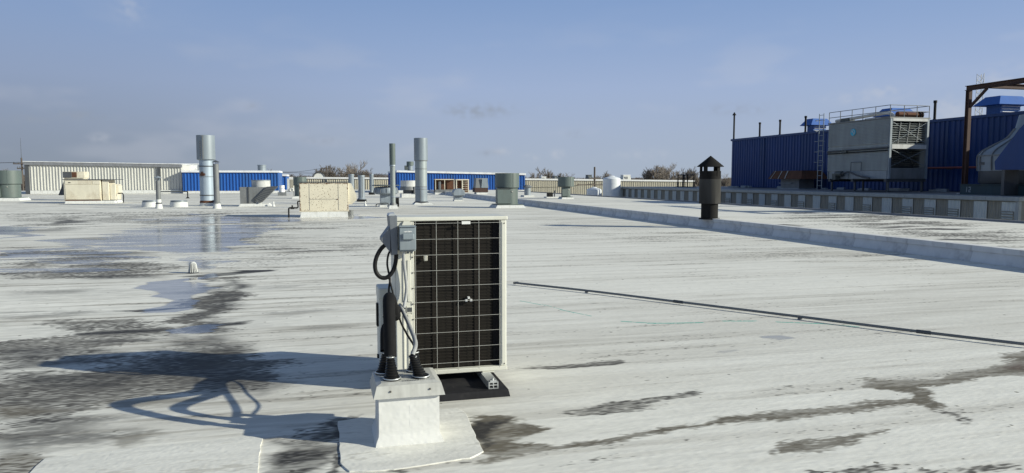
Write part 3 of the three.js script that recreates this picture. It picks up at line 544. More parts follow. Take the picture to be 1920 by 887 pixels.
for (const [px, top, label] of [[1377, 215, 'tall dark vent pipe with pointed cap at blue building corner'], [1425, 230, 'slim dark pipe on blue roof, second from the pointed one'], [1463, 225, 'slim dark pipe on blue roof midway to the vent hood'], [1511, 218, 'slim dark pipe on blue roof just before the vent hood'], [1754, 189, 'slim dark pipe on blue roof right beside cooling tower']]) {
  const p = onX(px, top, BX + 0.5), t = thing('vent_pipe', label, 'pipe', BX + 0.5, bigTop - 0.2, p.z), H = p.y - bigTop + 0.2;
  part('pipe', cyl(0.075, 0.075, 0, H, 0, 0, 10), M.black, t); part('collar', cyl(0.13, 0.1, 0.15, 0.32, 0, 0, 10), M.black, t);
  part('tip', px === 1377 ? cyl(0.18, 0.01, H - 0.05, H + 0.22, 0, 0, 10) : cyl(0.1, 0.1, H - 0.12, H + 0.02, 0, 0, 10), M.black, t);
}
function hoodVent(label, px, w, top, base) {
  const p = onX(px, base, BX + 2), t = thing('roof_ventilator', label, 'ventilator', BX + 2, bigTop + 0.03, p.z), s = w * p.m * 1.05, H = onX(px, top, BX + 2).y - bigTop;
  part('neck', span(-0.55 * s, 0.45 * s, 0, H * 0.62, -0.32 * s, 0.32 * s), M.blueFade, t);
  part('hood', frustum([-0.95 * s, 0.85 * s, -0.62 * s, 0.62 * s, H * 0.55], [-0.6 * s, 0.5 * s, -0.34 * s, 0.34 * s, H]), M.blue, t);
  part('louver', [0.22, 0.36, 0.5].map((k) => span(-0.5 * s, 0.4 * s, H * k - 0.03, H * k, 0.32 * s, 0.38 * s)), M.whiteTrim, t);
}
hoodVent('blue hooded ventilator on blue roof behind tower ladder', 1532, 26, 224, 250);
hoodVent('blue hooded ventilator rising behind cooling tower railing', 1680, 34, 205, 236);
hoodVent('blue hooded ventilator on blue roof above steel frame', 1882, 44, 183, 222);
// lattice mast far behind
{
  const p = onX(1841, 138, 120), t = thing('lattice_mast', 'thin red and white lattice radio mast far behind blue roof', 'mast', 120, -6.2, p.z), H = p.y + 6.2, w = 5.2 * p.m;
  for (const [a, b] of [[-1, -1], [1, -1], [0, 1]]) part('leg', rod([a * w, 0, b * w], [a * w, H, b * w], 0.06, 5), M.white, t);
  const reds = [], whites = [];
  for (let y = 0, i = 0; y < H - 1; y += 1.1, i++) (Math.floor(y / 9) % 2 ? reds : whites).push(rod([-w, y, -w], [w, y + 1.1, -w], 0.045, 4), rod([w, y, -w], [0, y + 1.1, w], 0.045, 4), rod([0, y, w], [-w, y + 1.1, -w], 0.045, 4), rod([-w, y, -w], [w, y, -w], 0.045, 4));
  part('red_bracing', reds, plain([0.4, 0.06, 0.04]), t); part('white_bracing', whites, M.white, t);
  for (const d of [9, 13]) part('antenna_arm', rod([-2.2, H - d, 0], [2.2, H - d, 0], 0.08, 5), M.white, t);
}
// cooling tower
{
  const TX = 29, zN = onX(1664, 340, TX).z, zF = onX(1551, 340, TX).z, xR = onZ(1738, 300, zN).x, y0 = onX(1664, 336, TX).y, y1 = onX(1664, 222, TX).y, H = y1 - y0, L = zN - zF, Wd = xR - TX;
  const t = thing('cooling_tower', 'grey cooling tower with louvred end on the annex roof', 'cooling tower', TX, LY - 0.01, zN), Y = y0 - LY + 0.01;
  part('casing', [span(0.02, 0.1, Y + 0.42 * 0, Y + H, -L, -0.06), span(Wd - 0.1, Wd - 0.02, Y, Y + H, -L, -0.06), span(0.1, Wd - 0.1, Y, Y + H, -L, -L + 0.1)], M.towerGrey, t);
  const courses = 34, ch = (H - 0.5) / courses;
  for (let i = 0; i < courses; i++) if (i !== 17) part('casing_board', frustum([-0.03, 0.02, -L, -0.03, Y + 0.48 + i * ch], [-0.005, 0.02, -L, -0.03, Y + 0.48 + (i + 0.93) * ch]), M.towerGrey, t);
  for (const z of [0.01, 0.3, 0.62, 0.98]) part('basin_panel', rspan(-0.04, 0.018, Y + 0.02, Y + 0.45, -L * z - (z < 0.9 ? L * 0.29 : 0.05), -L * z, 0.01), M.galv, t);
  part('water_line', rod([-0.06, Y + H * 0.5, -L], [-0.06, Y + H * 0.52, 0], 0.05), M.galvDark, t); part('lower_line', rod([-0.07, Y + H * 0.46, -L], [-0.07, Y + H * 0.475, 0], 0.03), M.black, t);
  part('valve', [bx(0.12, 0.14, 0.35, -0.1, Y + H * 0.49, -L * 0.68), bx(0.14, 0.2, 0.1, -0.1, Y + H * 0.49, -L * 0.7)], M.greenDark, t);
  // emblem on the side
  const em = part('emblem', new THREE.CylinderGeometry(0.2, 0.2, 0.02, 28).rotateZ(Math.PI / 2).translate(-0.045, Y + H * 0.82, -L * 0.56), M.cyan, t);
  part('emblem_mark', [new THREE.TorusGeometry(0.13, 0.022, 6, 20, 4.5).rotateY(Math.PI / 2).translate(-0.058, Y + H * 0.82, -L * 0.56), beam([-0.06, Y + H * 0.82 - 0.09, -L * 0.56 + 0.09], [-0.06, Y + H * 0.82 + 0.08, -L * 0.56 - 0.08], 0.012, 0.05)], M.stripeLight, em);
  // louvred end
  for (const x of [0.06, Wd - 0.06]) part('corner_post', span(x - 0.06, x + 0.06, Y + 0.02, Y + H, -0.07, 0.06), M.galv, t);
  part('top_beam', rspan(0.13, Wd - 0.13, Y + H * 0.955, Y + H, -0.06, 0.075, 0.01), M.steelWhite, t);
  part('middle_beam', rspan(0.13, Wd - 0.13, Y + H * 0.5, Y + H * 0.575, -0.06, 0.07, 0.01), M.steelWhite, t);
  part('basin_front', span(0.13, Wd - 0.13, Y + 0.02, Y + H * 0.185, -0.06, 0.02), M.galvDull, t);
  part('fill', [span(0.12, Wd - 0.12, Y + H * 0.2, Y + H * 0.49, -0.95, -0.8), span(0.12, Wd - 0.12, Y + H * 0.585, Y + H * 0.94, -0.6, -0.5)], M.towerGrey, t);
  const lv = frustum([0.12, Wd - 0.12, -0.32, -0.05, 0], [0.12, Wd - 0.12, -0.36, -0.1, 0.03]);
  for (let i = 0; i < 10; i++) { const m = part('louver_blade', lv, M.towerGrey, t); m.position.set(0, Y + H * (0.59 + i * 0.036), 0); }
  for (let i = 0; i < 8; i++) { const m = part('louver_blade', lv, M.galvDark, t); m.position.set(0, Y + H * (0.21 + i * 0.036), -0.3); }
  for (const k of [0.27, 0.5, 0.75]) part('louver_support', beam([Wd * (k - 0.02), Y + H * 0.58, -0.08], [Wd * (k + 0.03), Y + H * 0.95, -0.04], 0.04, 0.04), M.galvDull, t);
  for (const [a, b] of [[0.59, 0.94], [0.21, 0.49]]) for (const f of [0, 1]) part('cross_brace', rod([0.12, Y + H * (f ? b : a), 0.03 + 0.03 * f], [Wd - 0.12, Y + H * (f ? a : b), 0.03 + 0.03 * f], 0.011, 6), M.galv, t);
  part('deck', span(-0.05, Wd + 0.05, Y + H + 0.003, Y + H + 0.07, -L - 0.05, 0.08), M.galvDull, t);
  // railing
  const rt = Y + H + 0.07, rh = 0.62;
  for (const z of [0, 0.22, 0.42, 0.6, 0.8, 1]) part('rail_post', rod([0, rt, -L * z], [0, rt + rh, -L * z], 0.02, 6), M.galvDull, t);
  for (const x of [0.35, 0.68, 1]) part('rail_post', rod([Wd * x, rt, 0.02], [Wd * x, rt + rh, 0.02], 0.02, 6), M.galvDull, t);
  for (const h of [rh, rh * 0.5]) { part('rail', rod([0, rt + h, -L], [0, rt + h, 0.02], 0.018, 6), M.galvDull, t); part('rail', rod([0, rt + h, 0.02], [Wd, rt + h, 0.02], 0.018, 6), M.galvDull, t); part('rail', rod([Wd, rt + h, 0.02], [Wd, rt + h, -L], 0.018, 6), M.galvDull, t); }
  part('header_pipe', tube([[0.3, rt + 0.12, -L * 0.95], [0.3, rt + 0.18, -L * 0.6], [0.3, rt + 0.24, -L * 0.25], [0.35, rt + 0.22, -L * 0.08], [0.5, rt + 0.05, -0.25]], 0.09, 40, 12), M.steelWhite, t);
  part('fan_motor', new THREE.CylinderGeometry(0.15, 0.15, Wd * 0.62, 18).rotateZ(Math.PI / 2).translate(Wd * 0.62, rt + 0.17, -0.35), M.rust, t); for (const k of [0.86, 0.93]) part('motor_flange', new THREE.CylinderGeometry(0.19, 0.19, 0.06, 18).rotateZ(Math.PI / 2).translate(Wd * k, rt + 0.17, -0.35), M.black, t);
  part('deck_box', rspan(0.15, 0.6, rt, rt + 0.22, -L * 0.85, -L * 0.7, 0.02), M.greenDark, t);
  // ladder with cage at the far end
  const la = part('ladder', [rod([-0.1, 0.05, -L - 0.35], [-0.1, rt + rh, -L - 0.35], 0.025, 6), rod([-0.1, 0.05, -L - 0.75], [-0.1, rt + rh, -L - 0.75], 0.025, 6)], M.galv, t);
  for (let y = 0.3; y < rt + rh; y += 0.3) part('rung', rod([-0.1, y, -L - 0.35], [-0.1, y, -L - 0.75], 0.016, 5), M.galv, la);
  for (let y = 1.7; y < rt + rh + 0.1; y += 0.62) part('cage_hoop', new THREE.TorusGeometry(0.34, 0.016, 5, 16, Math.PI).rotateX(Math.PI / 2).rotateY(-Math.PI / 2).translate(-0.1, y, -L - 0.55), M.galv, la);
  // steel underneath
  for (const z of [-L * 0.95, -L * 0.55, -0.12]) { part('support_beam', span(-0.05, Wd, Y - 0.14, Y + 0.018, z - 0.09, z + 0.09), M.galvDark, t); for (const x of [0.15, Wd - 0.15]) part('leg', cyl(0.06, 0.06, 0, Y - 0.14, x, z, 8), M.galvDark, t); }
  part('pump', [new THREE.CylinderGeometry(0.15, 0.15, 0.5, 14).rotateX(Math.PI / 2).translate(-0.25, Y + 0.3, -L * 0.72), bx(0.3, 0.35, 0.3, -0.25, Y + 0.15, -L * 0.78)], M.greenDark, t);
  part('pipe_run', tube([[-0.3, Y + 0.25, -L * 0.7], [-0.3, Y + 0.4, -L * 0.55], [-0.28, Y + 0.2, -L * 0.4], [-0.3, Y + 0.05, -L * 0.2]], 0.05, 30, 8), M.galvDark, t);
  part('handrail_frame', [rod([-0.15, Y + 0.45, -L * 0.55], [-0.15, Y + 0.95, -L * 0.55], 0.02, 5), rod([-0.15, Y + 0.95, -L * 0.55], [-0.15, Y + 0.95, -L * 0.38], 0.02, 5), rod([-0.15, Y + 0.45, -L * 0.38], [-0.15, Y + 0.95, -L * 0.38], 0.02, 5)], M.galvDark, t);
}
// rusted intake hood at the foot of the big blue wall
{
  const hx = BX - 2, a = onX(1464, 350, hx), b = onX(1498, 350, hx), t = thing('intake_hood', 'grey roof intake box with flared rusty brown skirt', 'intake', hx, LY - 0.01, (a.z + b.z) / 2), w = (b.z - a.z) / 2, H = onX(1480, 320, hx).y - LY;
  part('box', span(0, 1.2, 0.06, H * 0.62, -w, w), M.galvDull, t); part('curb', span(-0.15, 1.35, 0, 0.07, -w - 0.2, w + 0.2), M.galv, t);
  part('skirt', frustum([-0.5, 1.7, -w * 1.85, w * 1.85, H * 0.55], [-0.2, 1.4, -w * 1.55, w * 1.55, H]), M.rust, t);
  for (const k of [-1.3, -0.55, 0.1]) part('skirt_seam', beam([-0.52, H * 0.56, w * k * 1.15], [-0.24, H, w * k], 0.05, 0.03), M.steelWhite, t);
  part('shelf', span(-0.1, -0.003, H * 0.3, H * 0.34, -w * 1.1, w * 0.3), M.galv, t);
}
// steel portal, hopper, pipes at the far right
{
  const PX = 29.5, p = onX(1808, 357, PX), top = onX(1808, 171, PX).y, t = thing('steel_frame', 'rust brown steel portal frame standing over white hopper', 'steel frame', PX, LY - 0.01, p.z), H = top - LY + 0.01;
  part('post', [span(-0.09, 0.09, 0.03, H, -0.1, -0.08), span(-0.09, 0.09, 0.03, H, 0.08, 0.1), span(-0.012, 0.012, 0.03, H, -0.08, 0.08)], M.rustSteel, t); part('base_plate', span(-0.22, 0.22, 0, 0.03, -0.22, 0.22), M.steelWhite, t);
  part('long_beam', [span(-0.1, 0.1, H, H + 0.025, -0.15, 9), span(-0.1, 0.1, H + 0.2, H + 0.225, -0.15, 9), span(-0.012, 0.012, H + 0.025, H + 0.2, -0.15, 9)], M.rustSteel, t);
  part('cross_beam', [span(0.11, 7, H + 0.0, H + 0.025, 0.85, 1.05), span(0.11, 7, H + 0.2, H + 0.225, 0.85, 1.05), span(0.11, 7, H + 0.025, H + 0.2, 0.94, 0.96)], M.rustSteel, t);
  part('brace', beam([0, H - 0.75, 0.11], [0, H - 0.01, 0.95], 0.1, 0.1), M.rustSteel, t);
  part('far_post', span(3.2, 3.36, 0.02, H - 0.002, 0.87, 1.03), M.rustSteel, t); part('near_post', span(-0.08, 0.08, 0.02, H - 0.002, 8.7, 8.86), M.rustSteel, t);

  const HX = 31, c = onX(1936, 340, HX), m = c.m, h = thing('hopper', 'white panelled round hopper with flared neck beside blue wall', 'hopper', HX, LY - 0.01, c.z), y = (py) => onX(1936, py, HX).y - LY, r = 88 * m;
  part('lower_shell', lathe([[r * 0.9, y(346)], [r * 0.98, y(342)], [r * 0.985, y(318)]], 40), M.galvDark, h);
  part('panel_ring', lathe([[r, y(320)], [r * 1.005, y(291)]], 40), M.galv, h);
  part('dome', lathe([[r * 1.01, y(291)], [r * 0.93, y(282)], [r * 0.72, y(270)], [r * 0.5, y(258)], [r * 0.36, y(240)], [r * 0.3, y(215)]], 40), M.galv, h);
  part('ring_band', cyl(r * 1.025, r * 1.025, y(292.5), y(290), 0, 0, 40, true), M.galvDull, h);
  for (let k = 0; k < 16; k++) { const a = k * Math.PI / 8 + 0.1, q = (s, py) => [Math.cos(a) * r * s, y(py), Math.sin(a) * r * s]; part('panel_rib', tube([q(1.008, 319), q(1.012, 291), q(0.94, 281.5), q(0.73, 269.5), q(0.51, 257.5), q(0.37, 240)], 0.03, 20, 5), M.galvDull, h); }
  for (let k = 0; k < 6; k++) { const a = k * Math.PI / 3 + 0.3; part('leg', rod([Math.cos(a) * r * 0.5, 0, Math.sin(a) * r * 0.5], [Math.cos(a) * r * 0.9, y(344), Math.sin(a) * r * 0.9], 0.04, 6), M.galvDull, h); }
  part('name_plate', bx(0.02, 0.12, 0.3, 0, 0, 0).rotateY(0.25).translate(-Math.cos(0.35) * r * 1.02, y(306), -Math.sin(0.35) * r * 1.02), M.galvDark, h);

  const d = onX(1905, 318, 28.2), u = thing('duct_hood', 'blue slanted sheet metal duct hood in front of hopper', 'duct', 28.2, LY - 0.01, d.z), yy = (py) => onX(1905, py, 28.2).y - LY, zz = (px) => onX(px, 318, 28.2).z - d.z;
  part('hood', prism([[zz(1880), yy(318)], [zz(1880) + 3, yy(318)], [zz(1880) + 3, yy(150)], [zz(1921), yy(244)], [zz(1878), yy(302)]], -0.4, 0.4).rotateY(-Math.PI / 2), M.blueDeep, u);
  for (const z of [zz(1892), zz(1880) + 2.6]) part('leg', span(-0.38, 0.38, 0, yy(318) - 0.003, z, z + 0.14), M.galvDark, u);

  const s = thing('skid_beam', 'long dark teal steel skid beam with painted white numbers', 'beam', 28.6, LY - 0.01, 0), z0 = onX(1801, 352, 28.6).z, bh = onX(1850, 346, 28.6).y - LY;
  part('web', span(-0.02, 0.02, 0.02, bh, z0, z0 + 9), M.teal, s); part('flange', [span(-0.1, 0.1, bh, bh + 0.025, z0, z0 + 9), span(-0.1, 0.1, 0, 0.02, z0, z0 + 9)], M.teal, s);
  const zc = onX(1816, 352, 28.6).z, mk = part('painted_number', [span(-0.024, -0.0205, bh * 0.25, bh * 0.78, zc - 0.09, zc - 0.05), span(-0.024, -0.0205, bh * 0.68, bh * 0.78, zc + 0.03, zc + 0.14), span(-0.024, -0.0205, bh * 0.5, bh * 0.68, zc + 0.1, zc + 0.14), span(-0.024, -0.0205, bh * 0.42, bh * 0.5, zc + 0.03, zc + 0.14), span(-0.024, -0.0205, bh * 0.32, bh * 0.42, zc + 0.03, zc + 0.07), span(-0.024, -0.0205, bh * 0.22, bh * 0.32, zc + 0.03, zc + 0.14)], M.galv, s);

  const q = thing('gas_pipe', 'dull red pipe running along the blue wall behind tower', 'pipe', BX - 0.35, onX(1750, 315, BX - 0.35).y, 0), za = onX(1700, 315, BX - 0.35).z, zb = onX(1915, 315, BX - 0.35).z;
  part('pipe', rod([0, 0, za], [0, 0, zb], 0.06, 10), plain([0.2, 0.05, 0.05], 0.5), q); for (let z = za + 0.5; z < zb; z += 2.4) part('bracket', span(-0.03, 0.33, -0.1, -0.06, z, z + 0.06), M.galvDark, q);
}

// ------------------------------------------------------------------ rooftop plant
function roofFan(label, px, base, lw, bw, yl, yb, yt, motor, level = 0) {     // upblast exhaust fan with its motor box
  const c = at(px, base, level), m = c.m, Y = (py) => (base - py) * m, t = thing('roof_fan', label, 'roof fan', c.x, level, c.z);
  part('curb', frustum([-lw * m * 0.72, lw * m * 0.72, -lw * m * 0.72, lw * m * 0.72, 0], [-lw * m * 0.62, lw * m * 0.62, -lw * m * 0.62, lw * m * 0.62, Y(yl)]), M.coat, t);
  part('base_flange', span(-lw * m * 0.6, lw * m * 0.6, Y(yl) + 0.002, Y(yl) + 0.05, -lw * m * 0.6, lw * m * 0.6), M.green, t);
  part('shell', cyl(lw * m / 2, lw * m / 2, Y(yl) + 0.05, Y(yb) + 0.05, 0, 0, 40), M.green, t);
  const r = bw * m / 2, y0 = Y(yb), y1 = Y(yt);
  part('windband', lathe([[r * 0.93, y1 - 0.3], [r * 0.965, y1], [r, y1], [r, y0 + 0.03], [r * 1.012, y0 + 0.03], [r * 1.012, y0], [r * 0.9, y0], [r * 0.93, y1 - 0.3]], 40), M.green, t);
  part('seam', bx(0.03, y1 - y0, 0.02, 0.25 * r, (y0 + y1) / 2, Math.sqrt(1 - 0.0625) * r), M.green, t);
  if (motor) {
    const w = motor * m, h = (y0 - Y(yl)) * 0.82, mb = part('motor_cover', frustum([-lw * m * 0.6, -lw * m * 0.6 + w, lw * m * 0.18, lw * m * 0.62, Y(yl) + 0.1], [-lw * m * 0.6, -lw * m * 0.6 + w * 0.9, lw * m * 0.18, lw * m * 0.55, Y(yl) + 0.1 + h]), M.green, t);
    part('cover_lip', span(-lw * m * 0.61, -lw * m * 0.6 + w * 0.92, Y(yl) + 0.1 + h + 0.002, Y(yl) + 0.14 + h, lw * m * 0.16, lw * m * 0.57), M.greenDark, mb);
  }
  part('latch', bx(0.08, 0.07, 0.05, 0.2 * r, y0 - 0.22, lw * m / 2), M.brass, t);
  return t;
}
roofFan('large grey green roof fan standing beside the white warehouse corner', 18, 376, 38, 42, 371, 345, 320, 16);
roofFan('large grey green roof fan with motor box at kerb', 951, 389, 40, 45, 384, 352, 325, 27);
roofFan('grey green roof fan on the higher roof near white tanks', 1061, 373, 17, 30, 370, 350, 332, 12, RY);
roofFan('dark drum roof fan partly hidden behind pitted cream unit', 563, 372, 20, 24, 368, 348, 332, 0);

// cream packaged units
function rtu(label, p, parts) { const t = thing('packaged_unit', label, 'rooftop unit', p.x, 0, p.z); parts(t); return t; }
const pitted = (() => {                          // cream paint pitted with rust
  const R = rng(44), dots = []; for (let i = 0; i < 130; i++) { const a = R() + R() + R() - 1.5, b = R() + R() + R() - 1.5; dots.push([0.5 + a * 0.4, 0.5 + b * 0.5, 0.004 + 0.007 * R()]); } for (let i = 0; i < 30; i++) dots.push([R(), R(), 0.004 + 0.004 * R()]);
  const W = 512, map = paint(W, 330, [2.04, 1.32], (u, v) => {
    const n = fbm(u * 6, v * 4, 4, 71, 0); let c = [0.68 * (0.93 + 0.14 * n), 0.63 * (0.93 + 0.14 * n), 0.5 * (0.93 + 0.14 * n)];
    for (const [a, b, r] of dots) { const d = Math.hypot(u - a, (v - b) * 0.65); if (d < r) { const k = sstep(r, r * 0.4, d); c = [mix(c[0], 0.09, k), mix(c[1], 0.045, k), mix(c[2], 0.02, k)]; } }
    const e = Math.min(u, 1 - u, v * 0.65, (1 - v) * 0.65), k = sstep(0.03, 0.004, e + 0.05 * (fbm(u * 30, v * 20, 3, 72) - 0.42)); return [mix(c[0], 0.13, k), mix(c[1], 0.06, k), mix(c[2], 0.028, k)];
  });
  return new THREE.MeshStandardMaterial({ map, roughness: 0.65 });
})();
{
  const l = at(562, 408), r = at(654, 407), z = (l.z + r.z) / 2, W = r.x - l.x, m = (l.m + r.m) / 2;
  rtu('cream packaged rooftop unit with rust pitted panel', { x: l.x, z }, (t) => {
    const H = 66 * m;
    part('curb', frustum([0.02, W - 0.02, -1.5, 0.06, 0], [0.08, W - 0.06, -1.45, 0.0, 0.25]), M.coat, t);
    part('casing', rspan(0, W, 0.26, H - 0.045, -1.42, -0.02, 0.02), M.cream, t);
    const f = new THREE.PlaneGeometry(W - 0.02, H - 0.32).translate(W / 2, 0.28 + (H - 0.34) / 2, -0.012); f.attributes.uv.array.forEach((v, i, a) => { a[i] = i % 2 ? v * 1.32 : v * 2.04; });
    part('pitted_panel', f, pitted, t, 'cream panel pitted with rust spots');
    part('lid', rspan(-0.03, W + 0.04, H - 0.025, H + 0.01, -1.46, 0.02, 0.01), M.galvDark, t);
    part('bottom_rail', span(-0.02, W + 0.02, 0.25, 0.3, -0.011, 0.012), M.cream, t);
    for (const x of [0.2, 0.79]) part('panel_joint', span(W * x, W * x + 0.012, 0.32, H - 0.08, -0.012, -0.004), M.galvDull, t);
    part('handle', span(W * 0.76, W * 0.79, H * 0.5, H * 0.52, -0.01, 0.015), M.rust, t); part('panel_joint', span(W * 0.2, W * 0.79, H * 0.51, H * 0.517, -0.012, -0.005), M.galvDull, t);
    part('hood', prism([[W + 0.002, H * 0.36], [W + 0.14, H * 0.36], [W + 0.36, H * 0.48], [W + 0.36, H * 0.62], [W + 0.14, H * 0.96], [W + 0.002, H * 0.97]], -1.1, -0.12), M.cream, t);
    part('drain_trap', [cyl(0.12, 0.12, 0.06, 0.3, W + 0.1, -0.35, 14), cyl(0.17, 0.15, 0, 0.06, W + 0.1, -0.35, 14)], M.galvDull, t);
    part('gas_line', tube([[-0.45, 0.01, 0.12], [-0.45, 0.36, 0.12], [-0.44, 0.42, 0.12], [-0.4, 0.44, 0.12], [-0.1, 0.44, 0.12], [-0.06, 0.47, 0.1], [-0.06, 0.7, 0.05], [0.05, 0.72, -0.05]], 0.033, 60, 8), M.black, t); part('gas_valve', [bx(0.06, 0.14, 0.06, -0.3, 0.48, 0.12), bx(0.16, 0.03, 0.03, -0.3, 0.4, 0.14)], M.black, t);
    part('top_box', [rspan(W * 0.46, W * 0.5, H + 0.012, H + 0.12, -0.6, -0.4, 0.01), rspan(W * 0.52, W * 0.57, H + 0.012, H + 0.13, -0.6, -0.4, 0.01)], M.galvDark, t);
  });
  const a = at(118, 382), b = at(192, 381), z2 = (a.z + b.z) / 2, w2 = b.x - a.x, m2 = (a.m + b.m) / 2;
  rtu('cream packaged rooftop unit with plain wide panel beside white warehouse', { x: a.x, z: z2 }, (t) => {
    const H = 44 * m2, h0 = 0.18;
    part('curb', frustum([0.05, w2 + 0.9, -2.1, 0.1, 0], [0.1, w2 + 0.8, -2, 0, h0]), M.coat, t);
    part('casing', rspan(0, w2, h0 + 0.002, H, -1.9, -0.02, 0.03), M.cream, t);
    part('wide_panel', rspan(0.1, w2 - 0.06, h0 + 0.1, H * 0.8, -0.03, 0.01, 0.008), M.cream, t); part('upper_panel', rspan(0.1, w2 * 0.76, H * 0.82, H - 0.05, -0.03, 0.012, 0.008), M.cream, t); part('corner_panel', rspan(w2 * 0.78, w2 - 0.04, H * 0.82, H - 0.05, -0.03, 0.012, 0.008), M.cream, t);
    part('badge', span(0.3, 0.45, H * 0.87, H * 0.9, 0.013, 0.02), M.black, t);
    part('rusted_rail', span(0.08, w2 - 0.01, h0 + 0.01, h0 + 0.07, -0.018, 0.02), M.rust, t);
    part('lid', rspan(-0.04, w2 + 1.0, H + 0.003, H + 0.05, -1.95, 0.04, 0.01), M.galvDark, t);
    part('end_section', rspan(w2 + 0.06, w2 + 0.48, h0 + 0.03, H - 0.01, -1.8, -0.12, 0.03), M.cream, t); part('end_section', rspan(w2 + 0.5, w2 + 0.86, h0 + 0.05, H - 0.3, -1.8, -0.3, 0.03), M.cream, t);
    part('end_hood', prism([[w2 + 0.87, H * 0.4], [w2 + 1.0, H * 0.42], [w2 + 1.0, H * 0.75], [w2 + 0.87, H * 0.8]], -1.5, -0.5), M.cream, t);
    part('intake_hood', frustum([-0.5, -0.002, -1.7, -0.5, H * 0.35], [-0.15, -0.002, -1.6, -0.6, H * 0.95]), M.galvDark, t);
    part('gas_line', tube([[w2 + 1.0, H * 0.42, -0.35], [w2 + 1.25, H * 0.42, -0.35], [w2 + 1.32, H * 0.38, -0.35], [w2 + 1.32, 0.02, -0.35]], 0.035, 40, 8), M.black, t);
  });
  const c = at(122, 377), k = thing('intake_box', 'rust streaked square duct hood behind the plain cream unit', 'duct', c.x, 0, c.z - 2.6);
  part('duct', span(-0.62, 0.75, 0.02, 1.78, -0.6, 0.5), M.cream, k); part('cap', span(-0.7, 0.82, 1.78, 2.28, -0.7, 0.6), M.cream, k); part('rusted_face', span(-0.05, 0.3, 1.82, 2.24, 0.602, 0.62), M.rust, k); part('dark_louver', span(-0.68, -0.08, 1.8, 2.26, 0.602, 0.63), M.galvDark, k);  // louver plate in dark grey metal beside the rusted face
}

// tall stacks
const rustPatch = (base, patches) => { const W = 256; return new THREE.MeshStandardMaterial({ roughness: 0.5, metalness: 0.25, map: paint(W, W, [3.2, 3.2], (u, v) => { const n = fbm(u * 6, v * 6, 4, 91, 6), s = fbm(u * 30, v * 3, 3, 95, 30); let c = base.map((q) => q * (0.86 + 0.16 * n + 0.14 * s)); for (const [a, b, r] of patches) { const d = Math.hypot(u - a, v - b) / r + 0.9 * (fbm(u * 22, v * 22, 4, 97) - 0.5) * 2, k = sstep(1.1, 0.4, d); c = c.map((q, i) => mix(q, [0.12, 0.045, 0.018][i], k)); } return c; }) }); };
{
  const c = at(389.5, 386), m = c.m, Y = (py) => (386 - py) * m, t = thing('exhaust_stack', 'tall blue grey stack with rust patch and wider sleeve on top', 'stack', c.x, 0, c.z), mat = rustPatch([0.36, 0.43, 0.5], [[0.75, 0.52, 0.075], [0.06, 0.84, 0.03], [0.73, 0.88, 0.02], [0.77, 0.9, 0.02]]), r = 12.7 * m;
  part('curb', cyl(r * 1.12, r * 1.05, 0, 0.2, 0, 0, 32), M.coat, t); part('base_ring', cyl(r * 1.1, r * 1.02, 0.2, 0.34, 0, 0, 32), M.rust, t);
  part('shaft', cyl(r, r * 0.98, 0.34, Y(298), 0, 0, 40), mat, t);
  for (const y of [313, 332, 367]) part('band', cyl(r * 1.045, r * 1.045, Y(y), Y(y) + 0.06, 0, 0, 40), y === 332 ? M.galv : M.galvDark, t);
  const R = 16.2 * m; part('sleeve', lathe([[R * 0.96, Y(257)], [R, Y(255)], [R * 1.01, Y(299)], [R * 0.99, Y(300)], [R * 0.8, Y(301)]], 40), M.galv, t); part('sleeve_seam', bx(0.06, Y(256) - Y(300), 0.05, -0.1, (Y(256) + Y(300)) / 2, R), M.galvDull, t);
  for (let i = 0; i < 9; i++) part('rivet', new THREE.SphereGeometry(0.03, 6, 5).translate(-0.26, Y(296) + i * 0.12, R * 0.965), M.screw, t);
  const d = at(407, 391), n = d.m, t2 = thing('flue_pipe', 'slim dark grey flue with cone cap beside rusty stack', 'flue', d.x, 0, d.z), y = (py) => (391 - py) * n;
  part('boot', cyl(8 * n, 5.6 * n, 0, y(381), 0, 0, 24), M.coat, t2); part('collar', cyl(7.4 * n, 5.4 * n, y(381), y(378), 0, 0, 24), M.galvDull, t2); part('pipe', cyl(5.2 * n, 5.2 * n, y(379), y(308), 0, 0, 24), M.galvDull, t2);
  part('cap', cyl(8 * n, 0.02, y(304.5), y(301), 0, 0, 24), M.galvDark, t2); for (const a of [0.5, 2.6, 4.7]) part('cap_strut', rod([Math.cos(a) * 5 * n, y(308.5), Math.sin(a) * 5 * n], [Math.cos(a) * 5 * n, y(304), Math.sin(a) * 5 * n], 0.02, 5), M.galvDark, t2);
}
